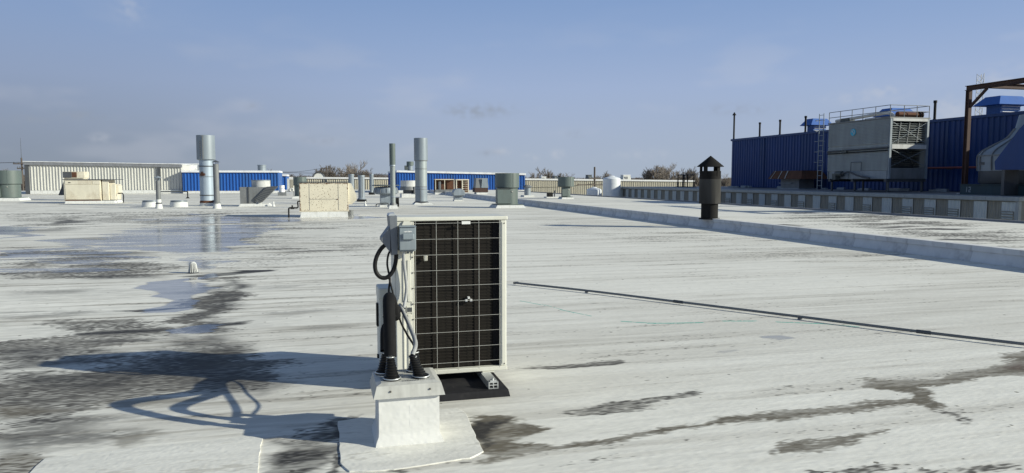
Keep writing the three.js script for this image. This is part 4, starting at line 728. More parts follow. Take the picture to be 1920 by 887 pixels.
{
  const c = at(790, 383), m = c.m, Y = (py) => (383 - py) * m, t = thing('exhaust_stack', 'tall clean blue grey stack in front of the wide blue building', 'stack', c.x, 0, c.z), r = 11.3 * m, R = 12.7 * m;
  part('curb', frustum([-1.4 * r, 1.9 * r, -1.3 * r, 1.4 * r, 0], [-1.1 * r, 1.15 * r, -1.05 * r, 1.1 * r, 0.12]), M.coat, t); part('storm_collar', cyl(r * 1.3, r * 1.02, 0.12, 0.2, 0, 0, 40), M.galvDark, t);
  part('lower_section', cyl(r, r, 0.19, Y(350), 0, 0, 40), M.galv, t); part('middle_section', cyl(r * 0.985, r * 0.985, Y(350), Y(300), 0, 0, 40), rustPatch([0.3, 0.34, 0.35], []), t); part('sleeve', lathe([[R * 0.96, Y(262)], [R, Y(260)], [R, Y(301)], [R * 0.85, Y(301.5)]], 40), M.galv, t);
  for (const y of [301.5, 317, 350, 355]) part('band', cyl(r * 1.02 + (y < 302 ? 0.04 : 0), r * 1.02 + (y < 302 ? 0.04 : 0), Y(y) - 0.02, Y(y) + 0.02, 0, 0, 40), M.galvDull, t);
  part('seam', [bx(0.03, Y(352) - 0.2, 0.03, -0.1, (Y(352) + 0.2) / 2, r)], M.galvDull, t);
  const d = at(737, 391), n = d.m, t2 = thing('flue_pipe', 'slim tall dark grey two piece flue rising beside hooded fan', 'flue', d.x, 0, d.z), y = (py) => (391 - py) * n;
  part('boot', frustum([-8.5 * n, 8.5 * n, -8.5 * n, 8.5 * n, 0], [-7 * n, 7 * n, -7 * n, 7 * n, y(385)]), M.coat, t2); part('flashing', cyl(7 * n, 5.2 * n, y(385), y(380), 0, 0, 24), M.galvDull, t2);
  part('lower_pipe', cyl(4.9 * n, 4.9 * n, y(381), y(308), 0, 0, 24), rustPatch([0.24, 0.27, 0.27], []), t2); part('upper_pipe', cyl(5.6 * n, 5.6 * n, y(311), y(270), 0, 0, 24), M.green, t2); part('joint_ring', cyl(6 * n, 5.2 * n, y(312), y(307), 0, 0, 24), M.galv, t2); part('joint_ring', cyl(5.4 * n, 5.4 * n, y(370), y(367.5), 0, 0, 24), M.galv, t2);
}
// hooded fan with flared galvanised cap next to the slim flue
{
  const c = at(727, 389), m = c.m, t = thing('hooded_fan', 'galvanised round hooded fan with flared faceted cap behind slim flue', 'roof fan', c.x, 0, c.z - 1.2);
  part('curb', span(-0.42, 0.42, 0, 0.12, -0.42, 0.42), M.coat, t); part('throat', span(-0.34, 0.34, 0.12, 0.78, -0.34, 0.34), M.galv, t);
  part('cap', lathe([[0.3, 0.74], [0.68, 0.78], [0.76, 0.86], [0.7, 1.14], [0.64, 1.2], [0.001, 1.26]], 12), M.galv, t);
  for (let k = 0; k < 12; k++) { const a = k * Math.PI / 6; part('cap_rib', beam([Math.sin(a) * 0.77, 0.86, Math.cos(a) * 0.77], [Math.sin(a) * 0.71, 1.14, Math.cos(a) * 0.71], 0.025, 0.02), M.galvDull, t); }
  part('lid', cyl(0.85, 0.8, 1.28, 1.34, 0, 0, 20), M.greenDark, t); part('conduit', tube([[-0.62, 0.0, 0.45], [-0.62, 0.15, 0.45], [-0.4, 0.2, 0.45], [0.1, 0.2, 0.45], [0.16, 0.0, 0.45]], 0.035, 30, 6), M.galvDark, t);
  part('motor', [bx(0.3, 0.4, 0.3, 0.62, 0.35, 0.1), bx(0.1, 0.3, 0.1, 0.72, 0.15, 0.2)], M.black, t);
  const d = at(767, 370), n = d.m, t2 = thing('hooded_fan', 'pale round drum fan with dark throat left of the clean stack', 'roof fan', d.x, 0, d.z);
  part('curb', span(-0.75, 0.75, 0, 0.35, -0.7, 0.7), M.coat, t2); part('throat', cyl(0.55, 0.55, 0.35, 0.7, 0, 0, 24), M.galvDark, t2); part('skirt', cyl(0.86, 0.8, 0.68, 1.0, 0, 0, 28), M.galvDull, t2); part('drum', cyl(0.78, 0.78, 1.0, 1.55, 0, 0, 28), M.steelWhite, t2);
  part('side_box', rspan(0.35, 0.75, 0.4, 1.0, 0.5, 0.85, 0.03), M.galvDull, t2);
}
// galvanised intake box with white drum and slanted hood
{
  const c = at(478, 387), m = c.m, t = thing('intake_box', 'galvanised box with white round drum and slanted louvre hood', 'intake', c.x, 0, c.z), X = (px) => (px - 478) * m, Y = (py) => (387 - py) * m;
  part('curb', frustum([X(449), X(507), -1.5, 0.06, 0], [X(453), X(502), -1.4, 0, Y(382)]), M.coat, t);
  part('box', span(X(452), X(467), Y(382) + 0.002, Y(351), -1.35, -0.02), M.galvDull, t); part('box', prism([[X(467.4), Y(382) + 0.002], [X(478), Y(382) + 0.002], [X(478.5), Y(372)], [X(500), Y(351)], [X(467.4), Y(351)]], -1.35, -0.01), M.galvDull, t);
  part('seam_flange', span(X(466.5), X(468), Y(381), Y(350.5), -0.02, 0.035), M.galvDark, t);
  const hd = part('hood', prism([[X(478), Y(372.5)], [X(489), Y(380)], [X(519), Y(350)], [X(518), Y(349.6)], [X(500), Y(350.2)]], -1.3, 0.12), M.galvDark, t);
  for (let i = 0; i < 9; i++) { const k = i / 9; part('hood_slat', beam([mix(X(479.5), X(501), k), mix(Y(373), Y(351), k), 0.13], [mix(X(489.5), X(517), k), mix(Y(379.5), Y(351.5), k), 0.13], 0.03, 0.02), M.galvDull, hd); }
  part('bird_screen', prism([[X(478.5), Y(374)], [X(489), Y(381)], [X(486), Y(384)], [X(479), Y(383)]], -1.1, -0.1), M.steelWhite, t); part('hood_leg', span(X(486.5), X(487.5), 0.01, Y(381), -0.2, -0.15), M.black, t);
  part('drum', cyl(17 * m, 17 * m, Y(351), Y(338), X(488), -0.75, 32), M.steelWhite, t); part('drum_rim', cyl(17.5 * m, 17.5 * m, Y(339.2), Y(337.6), X(488), -0.75, 32), M.galv, t);
}
// small vents, caps and pipes
{
  const c = at(298, 391), n = c.m, y = (py) => (391 - py) * n, t = thing('vent_pipe', 'short grey vent pipe with cone cap between two round caps', 'vent', c.x, 0, c.z);
  part('boot', cyl(6.8 * n, 5.2 * n, 0, y(382), 0, 0, 20), M.coat, t); part('collar', cyl(6.2 * n, 5 * n, y(382), y(380), 0, 0, 20), M.galvDark, t); part('sleeve', cyl(4.4 * n, 4.4 * n, y(381), y(374), 0, 0, 20), M.coat, t); part('pipe', cyl(4.2 * n, 4.2 * n, y(374), y(339), 0, 0, 20), M.galvDull, t);
  for (const a of [0.6, 2.7, 4.8]) part('cap_strut', rod([Math.cos(a) * 3.8 * n, y(339.2), Math.sin(a) * 3.8 * n], [Math.cos(a) * 3.8 * n, y(333.5), Math.sin(a) * 3.8 * n], 0.02, 5), M.galv, t); part('cap', cyl(7.6 * n, 0.02, y(334), y(330), 0, 0, 20), M.galv, t);
  for (const [px, lb] of [[279, 'low white round roof cap on warehouse side of vent pipe'], [332, 'low white round roof cap nearer the rusty stack']]) {
    const d = at(px, 388.5), q = d.m, k = thing('drum_vent', lb, 'vent', d.x, 0, d.z - 0.6);
    part('drum', cyl(16 * q, 15.4 * q, 0, 9 * q, 0, 0, 28), M.coat, k); part('lid', cyl(14.6 * q, 14.2 * q, 9 * q, 12.2 * q, 0, 0, 28), M.galv, k); part('rim', cyl(15 * q, 15 * q, 10.6 * q, 11.4 * q, 0, 0, 28), M.galvDull, k);
  }
  for (const [px, base, top, w, lb, z] of [[678, 378, 329, 13, 'shiny galvanised vent pipe on black base beside pitted unit', 1], [697, 365, 327, 8, 'slim galvanised vent pipe with black foot farther back', 1], [659, 366, 327, 11, 'dull grey vent pipe showing above the pitted cream unit', 0]]) {
    const d = at(px, base), q = d.m, k = thing('vent_pipe', lb, 'vent', d.x, 0, d.z), h = (base - top) * q, r = w * q / 2;
    part('base', frustum([-r * 1.35, r * 1.35, -r * 1.35, r * 1.35, 0], [-r * 1.3, r * 1.3, -r * 1.3, r * 1.3, 4.2 * q]), z ? M.black : M.coat, k); part('flashing', cyl(r * 1.25, r * 0.95, 4.2 * q, 7 * q, 0, 0, 20), M.galv, k); part('pipe', cyl(r * 0.92, r * 0.92, 6.6 * q, h, 0, 0, 24), M.galv, k); part('top_ring', cyl(r, r, h - 0.12, h + 0.015, 0, 0, 24), M.galv, k); part('seam', bx(0.03, h - 8 * q, 0.02, r * 0.3, (h + 8 * q) / 2, r * 0.88), M.galvDull, k);
    if (px === 678) part('turbine', [...Array(8).keys()].map((i) => bx(0.02, 0.28, 0.22, Math.cos(i * 0.785) * 0.2 - 0.18, h + 0.16, Math.sin(i * 0.785) * 0.2 - 0.5).rotateY(0)), M.galvDark, k);
  }
  // gooseneck, louvres and grey duct by the kerb
  const g = at(859, 377), q = g.m, k = thing('gooseneck_vent', 'grey gooseneck vent with rounded hood in front of rusty louvres', 'vent', g.x, 0, g.z);
  part('curb', span(-0.36, 0.34, 0, 0.1, -0.3, 0.3), M.coat, k); part('neck', span(-0.32, 0.3, 0.1, 0.5, -0.26, 0.26), M.galv, k);
  part('hood', prism([[-0.42, 0.45], [0.42, 0.45], [0.42, 0.68], [0.34, 0.84], [0.18, 0.93], [-0.18, 0.93], [-0.34, 0.84], [-0.42, 0.68]], -0.34, 0.5, 0.02), M.galv, k); part('throat', span(-0.36, 0.36, 0.4, 0.44, -0.2, 0.46), M.galvDark, k);
  const a = at(845, 366), b = thing('louver_unit', 'rusty brown open cabinet unit before the wide blue building', 'rooftop unit', a.x, 0, a.z - 4); const mm = onZ(845, 366, a.z - 4).m;
  part('curb', span(-18 * mm, 20 * mm, 0, 0.2, -1.2, 0.1), M.coat, b); part('back', span(-17 * mm, 19 * mm, 0.2, 29 * mm, -1.1, -0.5), M.rust, b); part('bottom_panel', span(-17 * mm, 19 * mm, 0.2, 9 * mm, -0.5, 0), M.galvDull, b); part('top_rail', span(-17.4 * mm, 19.4 * mm, 27 * mm, 28.5 * mm, -1.15, 0.03), M.cream, b);
  for (const x of [-17, 0, 18]) part('post', span(x * mm, (x + 1.2) * mm, 9 * mm, 27 * mm, -0.1, 0.02), M.cream, b); part('inner_tank', cyl(3 * mm, 3 * mm, 9 * mm, 24 * mm, -8 * mm, -0.35, 16), M.galvDull, b);
  const a2 = at(874, 367), b2 = thing('louver_unit', 'cream framed unit with open rusty coil bay by gooseneck vent', 'rooftop unit', a2.x, 0, a2.z - 2), m3 = onZ(874, 366, a2.z - 2).m;
  part('curb', span(-12 * m3, 13 * m3, 0, 0.12, -1.2, 0.1), M.coat, b2); part('cabinet', span(-11.5 * m3, 12 * m3, 0.13, 29 * m3, -1.1, -0.5), M.rust, b2); part('lower_rail', span(-12 * m3, 12.5 * m3, 0.121, 4 * m3, -0.5, 0.05), M.rust, b2);
  for (const x of [-12, -1, 10.6]) part('frame_post', span(x * m3, (x + 1.7) * m3, 4 * m3, 28 * m3, -0.1, 0.04), M.cream, b2); part('frame_rail', span(-12.2 * m3, 12.6 * m3, 28 * m3, 30 * m3, -1.12, 0.06), M.cream, b2);
  for (let i = 0; i < 5; i++) part('coil_bar', span(1 * m3, 10 * m3, (8 + i * 4) * m3, (9.4 + i * 4) * m3, -0.4, -0.2), M.cream, b2);
  const e = at(916, 372, 0), d = thing('duct_hood', 'grey sheet metal duct hood on brown base beside kerb fan', 'duct', e.x, 0, e.z - 3), dm = onZ(916, 372, e.z - 3).m;
  part('curb', span(-9 * dm, 12 * dm, 0, 10 * dm, -1, 0), M.coat, d); part('base', span(-12 * dm, 13 * dm, 10 * dm, 18 * dm, -1.1, 0.05), M.rustSteel, d); part('hood', frustum([-11 * dm, 14 * dm, -1.1, 0.04, 18.1 * dm], [-9 * dm, 12 * dm, -1.0, -0.1, 36 * dm]), M.galvDull, d); part('side_plate', prism([[0, 18.1 * dm], [12 * dm, 18.1 * dm], [12 * dm, 36 * dm], [1.5 * dm, 36 * dm]], 0.045, 0.09), M.galv, d);
  const f = at(989, 369, RY), s = thing('roof_vent', 'small grey round vent with wide cap near kerb fan', 'vent', f.x, RY, f.z), fm = f.m;
  part('curb', span(-10 * fm, 10 * fm, 0, 3 * fm, -0.5, 0.5), M.coat, s); part('throat', cyl(6 * fm, 6 * fm, 3 * fm, 18 * fm, 0, 0, 18), M.galv, s); part('cap', cyl(9.5 * fm, 5 * fm, 18 * fm, 22 * fm, 0, 0, 18), M.galvDull, s);
  // distant condensers and stub by the left blue hall
  const u = at(546, 366), v = thing('condenser_unit', 'tall white boxy condenser unit past the left blue building', 'condenser', u.x, 0, u.z), um = u.m;
  part('stand', [span(-12 * um, 5 * um, 1, 1.1, -1, 0), span(-11 * um, -10 * um, 0, 1, -0.1, 0), span(4 * um, 5 * um, 0, 1, -0.1, 0)].map((x) => x.scale(1, 0.35, 1)), M.galvDull, v); part('casing', rspan(-7 * um, 5 * um, 0.39, 31 * um, -0.9, 0, 0.03), M.whitePanel, v); part('coil_face', span(-1.5 * um, 4 * um, 14 * um, 29 * um, 0.002, 0.03), M.beigeDark, v); part('fan_guard', new THREE.TorusGeometry(3 * um, 0.05, 6, 20).translate(0.5 * um, 10 * um, 0.03), M.steelWhite, v);
  const w = at(527, 367), x2 = thing('condenser_unit', 'small white double drum condenser against the left blue building', 'condenser', w.x, 0, w.z);
  part('stand', span(-0.3, 0.5, 0, 0.35, -0.4, 0.2), M.galvDull, x2); part('lower_drum', cyl(0.26, 0.26, 0.36, 0.68, 0.1, -0.1, 20), M.whiteTrim, x2); part('upper_drum', cyl(0.25, 0.25, 0.72, 1.05, 0.1, -0.1, 20), M.whiteTrim, x2);
  for (const [px, py, lb] of [[513, 387, 'tiny white cone roof stub right of galvanised box'], [685, 386, 'tiny white cone roof stub right of pitted unit']]) { const o = at(px, py), j = thing('pipe_stub', lb, 'pipe stub', o.x, 0, o.z); part('cone', cyl(3.2 * o.m, 1.4 * o.m, 0, 4 * o.m, 0, 0, 14), M.coat, j); part('pipe', cyl(1.2 * o.m, 1.2 * o.m, 4 * o.m, 9 * o.m, 0, 0, 10), M.white, j); }
  const o = at(352, 372), j = thing('pipe_stand', 'black upright conduit on foot before the left blue building', 'pipe stand', o.x, 0, o.z); part('foot', cyl(0.18, 0.1, 0, 0.1, 0, 0, 12), M.black, j); part('upright', cyl(0.05, 0.05, 0.1, 0.62, 0, 0, 8), M.black, j); part('run', rod([0, 0.6, 0], [-2.3, 0.6, 0], 0.05, 8), M.galvDark, j);
  for (const [px, py, w2, h2, lb] of [[1128 - 96, 371, 9, 10, 'small black box unit on higher roof near kerb fan']]) { const p = at(px, py, RY), b3 = thing('roof_box', lb, 'box', p.x, RY, p.z); part('box', rspan(-w2 * p.m / 2, w2 * p.m / 2, 0.08, h2 * p.m, -0.4, 0.1, 0.03), M.black, b3); part('stand', span(-w2 * p.m, w2 * p.m * 1.6, 0, 0.08, -0.5, 0.2), M.coat, b3); part('pipe', rod([w2 * p.m * 0.9, 0.08, 0], [w2 * p.m * 0.9, h2 * p.m * 1.4, 0], 0.05, 8), M.galvDark, b3); }
}
// soot-black chimney at the kerb
{
  const c = at(1330, 411, RY), m = c.m, Y = (py) => (411 - py) * m, t = thing('chimney', 'soot blackened steel chimney with pointed cone cap at kerb', 'chimney', c.x, RY, c.z), r = 15.5 * m, R = 19.6 * m;
  part('base_flange', cyl(r * 1.28, r * 1.2, 0, 0.04, 0, 0, 36), M.soot, t); part('lower_pipe', cyl(r, r, 0.04, Y(381), 0, 0, 40), M.soot, t);
  part('outer_sleeve', lathe([[r * 0.9, Y(381.5)], [R, Y(381.5)], [R * 1.01, Y(336)], [R * 0.99, Y(336)]], 40), M.sootPale, t); part('inner_liner', cyl(R * 0.9, R * 0.9, Y(337), Y(322), 0, 0, 36, true), M.soot, t); part('rim_band', cyl(R * 1.0, R * 1.0, Y(336), Y(330), 0, 0, 40, true), M.soot, t);
  part('upper_band', lathe([[R * 0.93, Y(330)], [R * 0.985, Y(330)], [R * 0.985, Y(321)], [R * 0.93, Y(321)], [R * 0.93, Y(330)]], 40), M.soot, t);
  for (const a of [0.35, 2.1, 3.7, 5.3]) part('cap_strut', bx(0.14, Y(311) - Y(331), 0.03).translate(0, (Y(311) + Y(331)) / 2, R * 0.97).rotateY(a), M.soot, t);
  part('cone_cap', lathe([[24.2 * m, Y(313.2)], [24.4 * m, Y(312.4)], [0.015, Y(293)], [0.001, Y(292.8)]], 40), M.soot, t); part('cone_underside', cyl(24 * m, 23.8 * m, Y(313.3), Y(312.8), 0, 0, 36), M.soot, t);
}
// domed strainer over the roof drain
{
  const c = at(362, 512), m = c.m, t = thing('drain_strainer', 'white domed slotted strainer over the roof drain', 'drain', c.x, 0, c.z), H = 20 * m, r = 8 * m;
  part('ring', cyl(r * 1.25, r * 1.1, 0, 0.02, 0, 0, 24), M.galvDark, t);
  for (let k = 0; k < 16; k++) { const a = k * Math.PI / 8; part('rib', tube([[Math.cos(a) * r, 0.015, Math.sin(a) * r], [Math.cos(a) * r * 0.82, H * 0.5, Math.sin(a) * r * 0.82], [Math.cos(a) * r * 0.66, H * 0.9, Math.sin(a) * r * 0.66], [Math.cos(a) * r * 0.4, H, Math.sin(a) * r * 0.4]], 0.0085, 8, 5), M.steelWhite, t); }
  part('top_disc', cyl(r * 0.5, r * 0.42, H * 0.97, H + 0.01, 0, 0, 20), M.white, t); part('core', cyl(r * 0.7, r * 0.5, 0.02, H * 0.85, 0, 0, 16), M.dark, t);
}
// grey conduit lying across the roof
{
  const pts = [[966, 530.5], [1100, 545], [1272, 566], [1500, 594], [1732, 623], [1935, 647]].map(([a, b]) => { const p = at(a, b, 0.035); return [p.x, 0.036, p.z]; }), t = thing('roof_conduit', 'long thin dark grey conduit lying across the white roof', 'conduit');
  part('pipe', tube(pts, 0.0165, 80, 10), M.galvDull, t);
  for (const i of [2, 4]) { const [x, , z] = pts[i], d = [pts[i + 1][0] - pts[i - 1][0], pts[i + 1][2] - pts[i - 1][2]], L = Math.hypot(...d); part('coupling', rod([x - d[0] / L * 0.07, 0.036, z - d[1] / L * 0.07], [x + d[0] / L * 0.07, 0.036, z + d[1] / L * 0.07], 0.021, 12), M.galvDark, t); }
  part('end_fitting', rod([pts[0][0] - 0.03, 0.036, pts[0][2]], [pts[0][0] + 0.05, 0.036, pts[0][2] + 0.005], 0.02, 12), M.galvDark, t);
  for (const i of [1, 3, 5]) part('saddle', span(pts[i][0] - 0.02, pts[i][0] + 0.02, 0, 0.021, pts[i][2] - 0.018, pts[i][2] + 0.018), M.galvDull, t);
}

// ------------------------------------------------------------------ membrane patches near the pipe curb
{
  const P = (l) => l.map(([a, b]) => { const p = at(a, b); return [p.x, p.z]; });
  const rough = (l, n, amp, s) => { const o = []; for (let i = 0; i < l.length; i++) { const a = l[i], b = l[(i + 1) % l.length]; for (let k = 0; k < n; k++) { const t = k / n, x = mix(a[0], b[0], t), z = mix(a[1], b[1], t); o.push([x + (vn(x * 14, z * 14, s) - 0.5) * amp, z + (vn(x * 14 + 9, z * 14, s + 1) - 0.5) * amp]); } } return o; };
  const pm = new THREE.MeshStandardMaterial({ roughness: 0.8, map: paint(768, 768, 2.4, (u, v) => {
    const br = fbm(u * 3, v * 30, 3, 401, 30), sm = fbm(u * 4, v * 6, 4, 403, 12), h = vn(u * 34, v * 200, 405, 1000), sp = vn(u * 70, v * 120, 407, 1000), k = 0.98 + 0.26 * (br - 0.5) + 0.2 * (sm - 0.5) + 0.1 * (sp - 0.5), d = 0.55 * sstep(0.5, 0.68, 0.5 * sm + 0.2 * br + 0.15 * h + 0.15 * sp);
    return [mix(0.77 * k, 0.33, d), mix(0.76 * k, 0.31, d), mix(0.705 * k, 0.26, d)]; }) }); { const W = 512, d = new Uint8Array(W * W * 4); for (let j = 0; j < W; j++) for (let i = 0; i < W; i++) { const u = i / W, v = j / W, h = 255 * (0.5 * fbm(u * 12, v * 30, 4, 61, 12 * 5) + 0.3 * vn(u * 60, v * 60, 62, 60) + 0.2 * fbm(u * 5, v * 5, 3, 63, 5)), o = (j * W + i) * 4; d[o] = d[o + 1] = d[o + 2] = h; d[o + 3] = 255; } const b = new THREE.DataTexture(d, W, W); b.wrapS = b.wrapT = THREE.RepeatWrapping; b.magFilter = THREE.LinearFilter; b.repeat.set(1 / 1.3, 1 / 1.3); b.needsUpdate = true; pm.bumpMap = b; pm.bumpScale = 0.0035; }
  M.patch = pm; M.curb.bumpMap = pm.bumpMap; M.curb.bumpScale = 0.004;
  const a = thing('membrane_patch', 'wide white membrane patch lying left of the pipe curb', 'roof patch'); part('sheet', slab(rough(P([[84, 862], [240, 844], [470, 820], [492, 824], [486, 850], [478, 960], [-20, 960]]), 12, 0.012, 4), 0.001, 0.007, 0.002), pm, a);
  const b = thing('flashing_apron', 'thick coated white flashing apron around foot of pipe curb', 'roof patch'); part('sheet', slab(rough(P([[634, 792], [705, 780], [858, 767], [874, 778], [892, 822], [906, 848], [880, 860], [740, 882], [655, 886], [640, 870]]), 10, 0.012, 9), 0.001, 0.007, 0.0025), pm, b);
}
// white pipe curb with boots
const CZ = -4.52, CX0 = 0.315, CX1 = 0.7, CB = -4.86, CH = 0.345;
{
  const t = thing('pipe_curb', 'white coated pipe curb with metal cap and four rubber boots', 'pipe curb', (CX0 + CX1) / 2, 0.01, (CZ + CB) / 2), w = (CX1 - CX0) / 2, d = (CZ - CB) / 2;
  const g = new THREE.BoxGeometry(2 * w, CH, 2 * d, 14, 12, 12), p = g.attributes.position;
  for (let i = 0; i < p.count; i++) { const x = p.getX(i), y = p.getY(i), z = p.getZ(i), f = sstep(0.07, 0, y + CH / 2) * 0.025, n = 0.006; p.setXYZ(i, x * (1 + f / w) + (fbm(y * 9 + 3, z * 9 + x * 4, 3, 21) - 0.5) * n, y, z * (1 + f / d) + (fbm(x * 9, y * 9, 3, 22) - 0.5) * n); }
  g.computeVertexNormals(); part('body', metric(g.translate(0, CH / 2 - 0.002, 0)), M.curb, t);
  const c0 = CH - 0.035, c1 = CH + 0.042, cap = part('cap', [frustum([-w - 0.034, w + 0.034, -d - 0.034, d + 0.034, c0], [-w - 0.012, w + 0.012, -d - 0.012, d + 0.012, c1]), frustum([-w - 0.012, w + 0.012, -d - 0.012, d + 0.012, c1 + 0.0005], [-w + 0.02, w - 0.02, -d + 0.02, d - 0.02, c1 + 0.012])], M.capPaint, t);
  for (const [x, y] of [[-w * 0.62, 0.3], [w * 0.68, 0.42]]) part('screw', new THREE.SphereGeometry(0.0065, 10, 8).translate(x, mix(c0, c1, 0.55), d + 0.026), M.screw, cap);
  const mk = []; const R = rng(3); for (let i = 0; i < 7; i++) mk.push(bx(0.006 + 0.004 * R(), 0.003, 0.012, -0.035 + i * 0.016, c1 + 0.0135, d - 0.03)); part('stamped_mark', mk, M.galvDull, cap);
  const boot = (x, z, lean, leanZ, h) => {
    const pts = []; for (let i = 0; i <= 28; i++) { const k = i / 28; pts.push([mix(0.05, 0.021, Math.pow(k, 0.85)) + 0.0035 * Math.sin(i * 2.1), k * h]); }
    const bt = part('boot', lathe([[0.058, 0], [0.056, 0.01], ...pts, [0.012, h + 0.004]], 28).applyMatrix4(new THREE.Matrix4().makeShear(0, 0, lean, 0, leanZ, 0)).translate(x, c1 + 0.012, z), M.boot, t);
    bt.geometry.computeVertexNormals();
    part('clamp_ring', new THREE.TorusGeometry(0.054, 0.005, 6, 28).rotateX(Math.PI / 2).translate(x, c1 + 0.022, z), M.alum, bt);
    part('cable_tie', new THREE.TorusGeometry(0.025, 0.004, 6, 20).rotateX(Math.PI / 2).translate(x + lean * h * 0.93, c1 + 0.012 + h * 0.93, z + leanZ * h * 0.93), M.alum, bt);
  };
  boot(-w * 0.52, d * 0.45, -0.05, 0, 0.16); boot(w * 0.46, d * 0.4, -0.38, -0.1, 0.145); boot(-w * 0.72, -d * 0.5, 0.1, 0, 0.15); boot(w * 0.36, -d * 0.5, 0.0, 0, 0.14);
}

// ------------------------------------------------------------------ the tall heat pump unit seen from its coil side
const UZ = -5.7, U = (px, py, z = UZ) => { const p = onZ(px, py, z); return [p.x, p.y, z]; };
const ux0 = U(742, 600)[0], ux1 = U(950, 600)[0], uy1 = U(850, 406)[1], uy0 = U(850, 699)[1], cxL = U(778, 600)[0], cxR = U(938, 600)[0], UD = 0.36;
{
  const t = thing('heat_pump_unit', 'tall cream outdoor heat pump unit with wire guarded coil', 'heat pump', ux0, 0, UZ), W = ux1 - ux0, a = cxL - ux0, b = cxR - ux0;
  part('service_panel', rspan(0, a, uy0 + 0.03, uy1 - 0.032, -UD, 0, 0.012), M.unit, t);
  for (const [x, w] of [[a * 0.38, 0.016], [a * 0.62, 0.03]]) for (const [p, q] of [[uy0 + 0.06, uy0 + 0.5], [uy0 + 0.6, uy1 - 0.34]]) part('panel_rib', rspan(x, x + w, p, q, -0.01, 0.007, 0.005), M.unit, t);
  part('panel_seam', span(a - 0.03, a - 0.027, uy0 + 0.04, uy1 - 0.04, -0.01, 0.0015), M.galvDark, t);
  const kn = part('hand_recess', rspan(a * 0.55, a * 0.9, uy0 + 0.51, uy0 + 0.565, -0.01, 0.006, 0.004), M.unit, t); part('recess_plate', span(a * 0.6, a * 0.85, uy0 + 0.52, uy0 + 0.555, 0.006, 0.0075), M.galvDark, kn);
  part('corner_post', rspan(b, W, uy0 + 0.03, uy1 - 0.032, -UD, 0.002, 0.012), M.unit, t); part('post_groove', span(b + 0.012, b + 0.016, uy0 + 0.05, uy1 - 0.05, -0.01, 0.0035), M.galvDull, t);
  part('top_cover', rspan(-0.008, W + 0.008, uy1 - 0.034, uy1, -UD - 0.008, 0.01, 0.01, 3), M.unit, t); part('base_pan', rspan(-0.004, W + 0.004, uy0 - 0.004, uy0 + 0.032, -UD - 0.006, 0.008, 0.006), M.unit, t);
  part('front_panel', span(a, b, uy0 + 0.03, uy1 - 0.034, -UD, -UD + 0.02), M.unit, t);
  // fan side, facing away
  for (const y of [uy0 + 0.33, uy0 + 0.9]) { part('fan_guard', [0.05, 0.11, 0.17, 0.23].map((r) => new THREE.TorusGeometry(r, 0.005, 5, 30).translate(W * 0.55, y, -UD - 0.02)), M.wire, t); part('fan_opening', new THREE.CylinderGeometry(0.25, 0.25, 0.004, 36).rotateX(Math.PI / 2).translate(W * 0.55, y, -UD - 0.003), M.dark, t); }
  part('coil', span(a, b, uy0 + 0.03, uy1 - 0.034, -0.1, -0.045), M.coil, t);
  const rows = []; for (let y = uy0 + 0.045; y < uy1 - 0.05; y += 0.0265) rows.push(bx(b - a - 0.06, 0.006, 0.006, (a + b) / 2 - 0.026, y, -0.043)); part('coil_rows', rows, M.coilRow, t);
  for (const px of [819, 859, 898]) part('coil_support', span(U(px, 600)[0] - ux0 - 0.03, U(px, 600)[0] - ux0 - 0.012, uy0 + 0.035, uy1 - 0.04, -0.042, -0.036), M.coil, t);
  part('coil_gap_shade', span(b - 0.055, b - 0.002, uy0 + 0.032, uy1 - 0.036, -0.04, -0.035), M.dark, t);  // shade of the deep gap beside the coil, painted as a near-black strip
  for (const px of [780, 819, 859, 898, 936.5]) { const x = U(px, 600)[0] - ux0; part('guard_wire', rod([x, uy0 + 0.02, 0.008], [x, uy1 - 0.03, 0.008], 0.0015, 6), M.wire, t); }
  for (let i = 0; i < 10; i++) { const y = uy1 - 0.052 - i * 0.1262; if (y > uy0 + 0.02) part('guard_wire', rod([a - 0.012, y, 0.0135], [b + 0.008, y, 0.0135], 0.0015, 6), M.wire, t); }
  for (let i = 0; i < 10; i++) part('screw', new THREE.SphereGeometry(0.0055, 8, 6).translate(a - 0.014, uy1 - 0.07 - i * 0.125, 0.003), M.screw, t);
  for (const [x, y] of [[W - 0.02, uy0 + 0.05], [W - 0.02, uy1 - 0.06], [0.02, uy1 - 0.05]]) part('screw', new THREE.SphereGeometry(0.005, 8, 6).translate(x, y, 0.004), M.screw, t);
  const cl = U(798, 484), sq = U(879, 562);
  part('sensor_clip', rspan(cl[0] - ux0 - 0.015, cl[0] - ux0 + 0.015, cl[1] - 0.024, cl[1] + 0.024, -0.02, 0.014, 0.008), M.brass, t);
  for (const [dx, dy] of [[0, 0.015], [-0.02, -0.006], [0.02, -0.006]]) part('spacer_block', rspan(sq[0] - ux0 + dx - 0.009, sq[0] - ux0 + dx + 0.009, sq[1] + dy - 0.009, sq[1] + dy + 0.009, -0.03, 0.004, 0.0012, 1), M.steelWhite, t);
  const lb = U(873, 413); part('rating_label', span(lb[0] - ux0 - 0.035, lb[0] - ux0 + 0.035, uy1 - 0.062, uy1 - 0.038, 0.0175, 0.0195), M.white, t);
  for (const [x, z] of [[0.14, -0.03], [0.14, -UD + 0.03], [W - 0.16, -0.03], [W - 0.16, -UD + 0.03]]) part('foot', span(x - 0.05, x + 0.05, uy0 - 0.012, uy0 - 0.005, z - 0.05, z + 0.05), M.unit, t);
  // strut channels with closed cells, on the rubber pad
  const sx = U(912, 700)[0] - 0.01, padTop = 0.055, sh = uy0 - 0.013 - padTop;
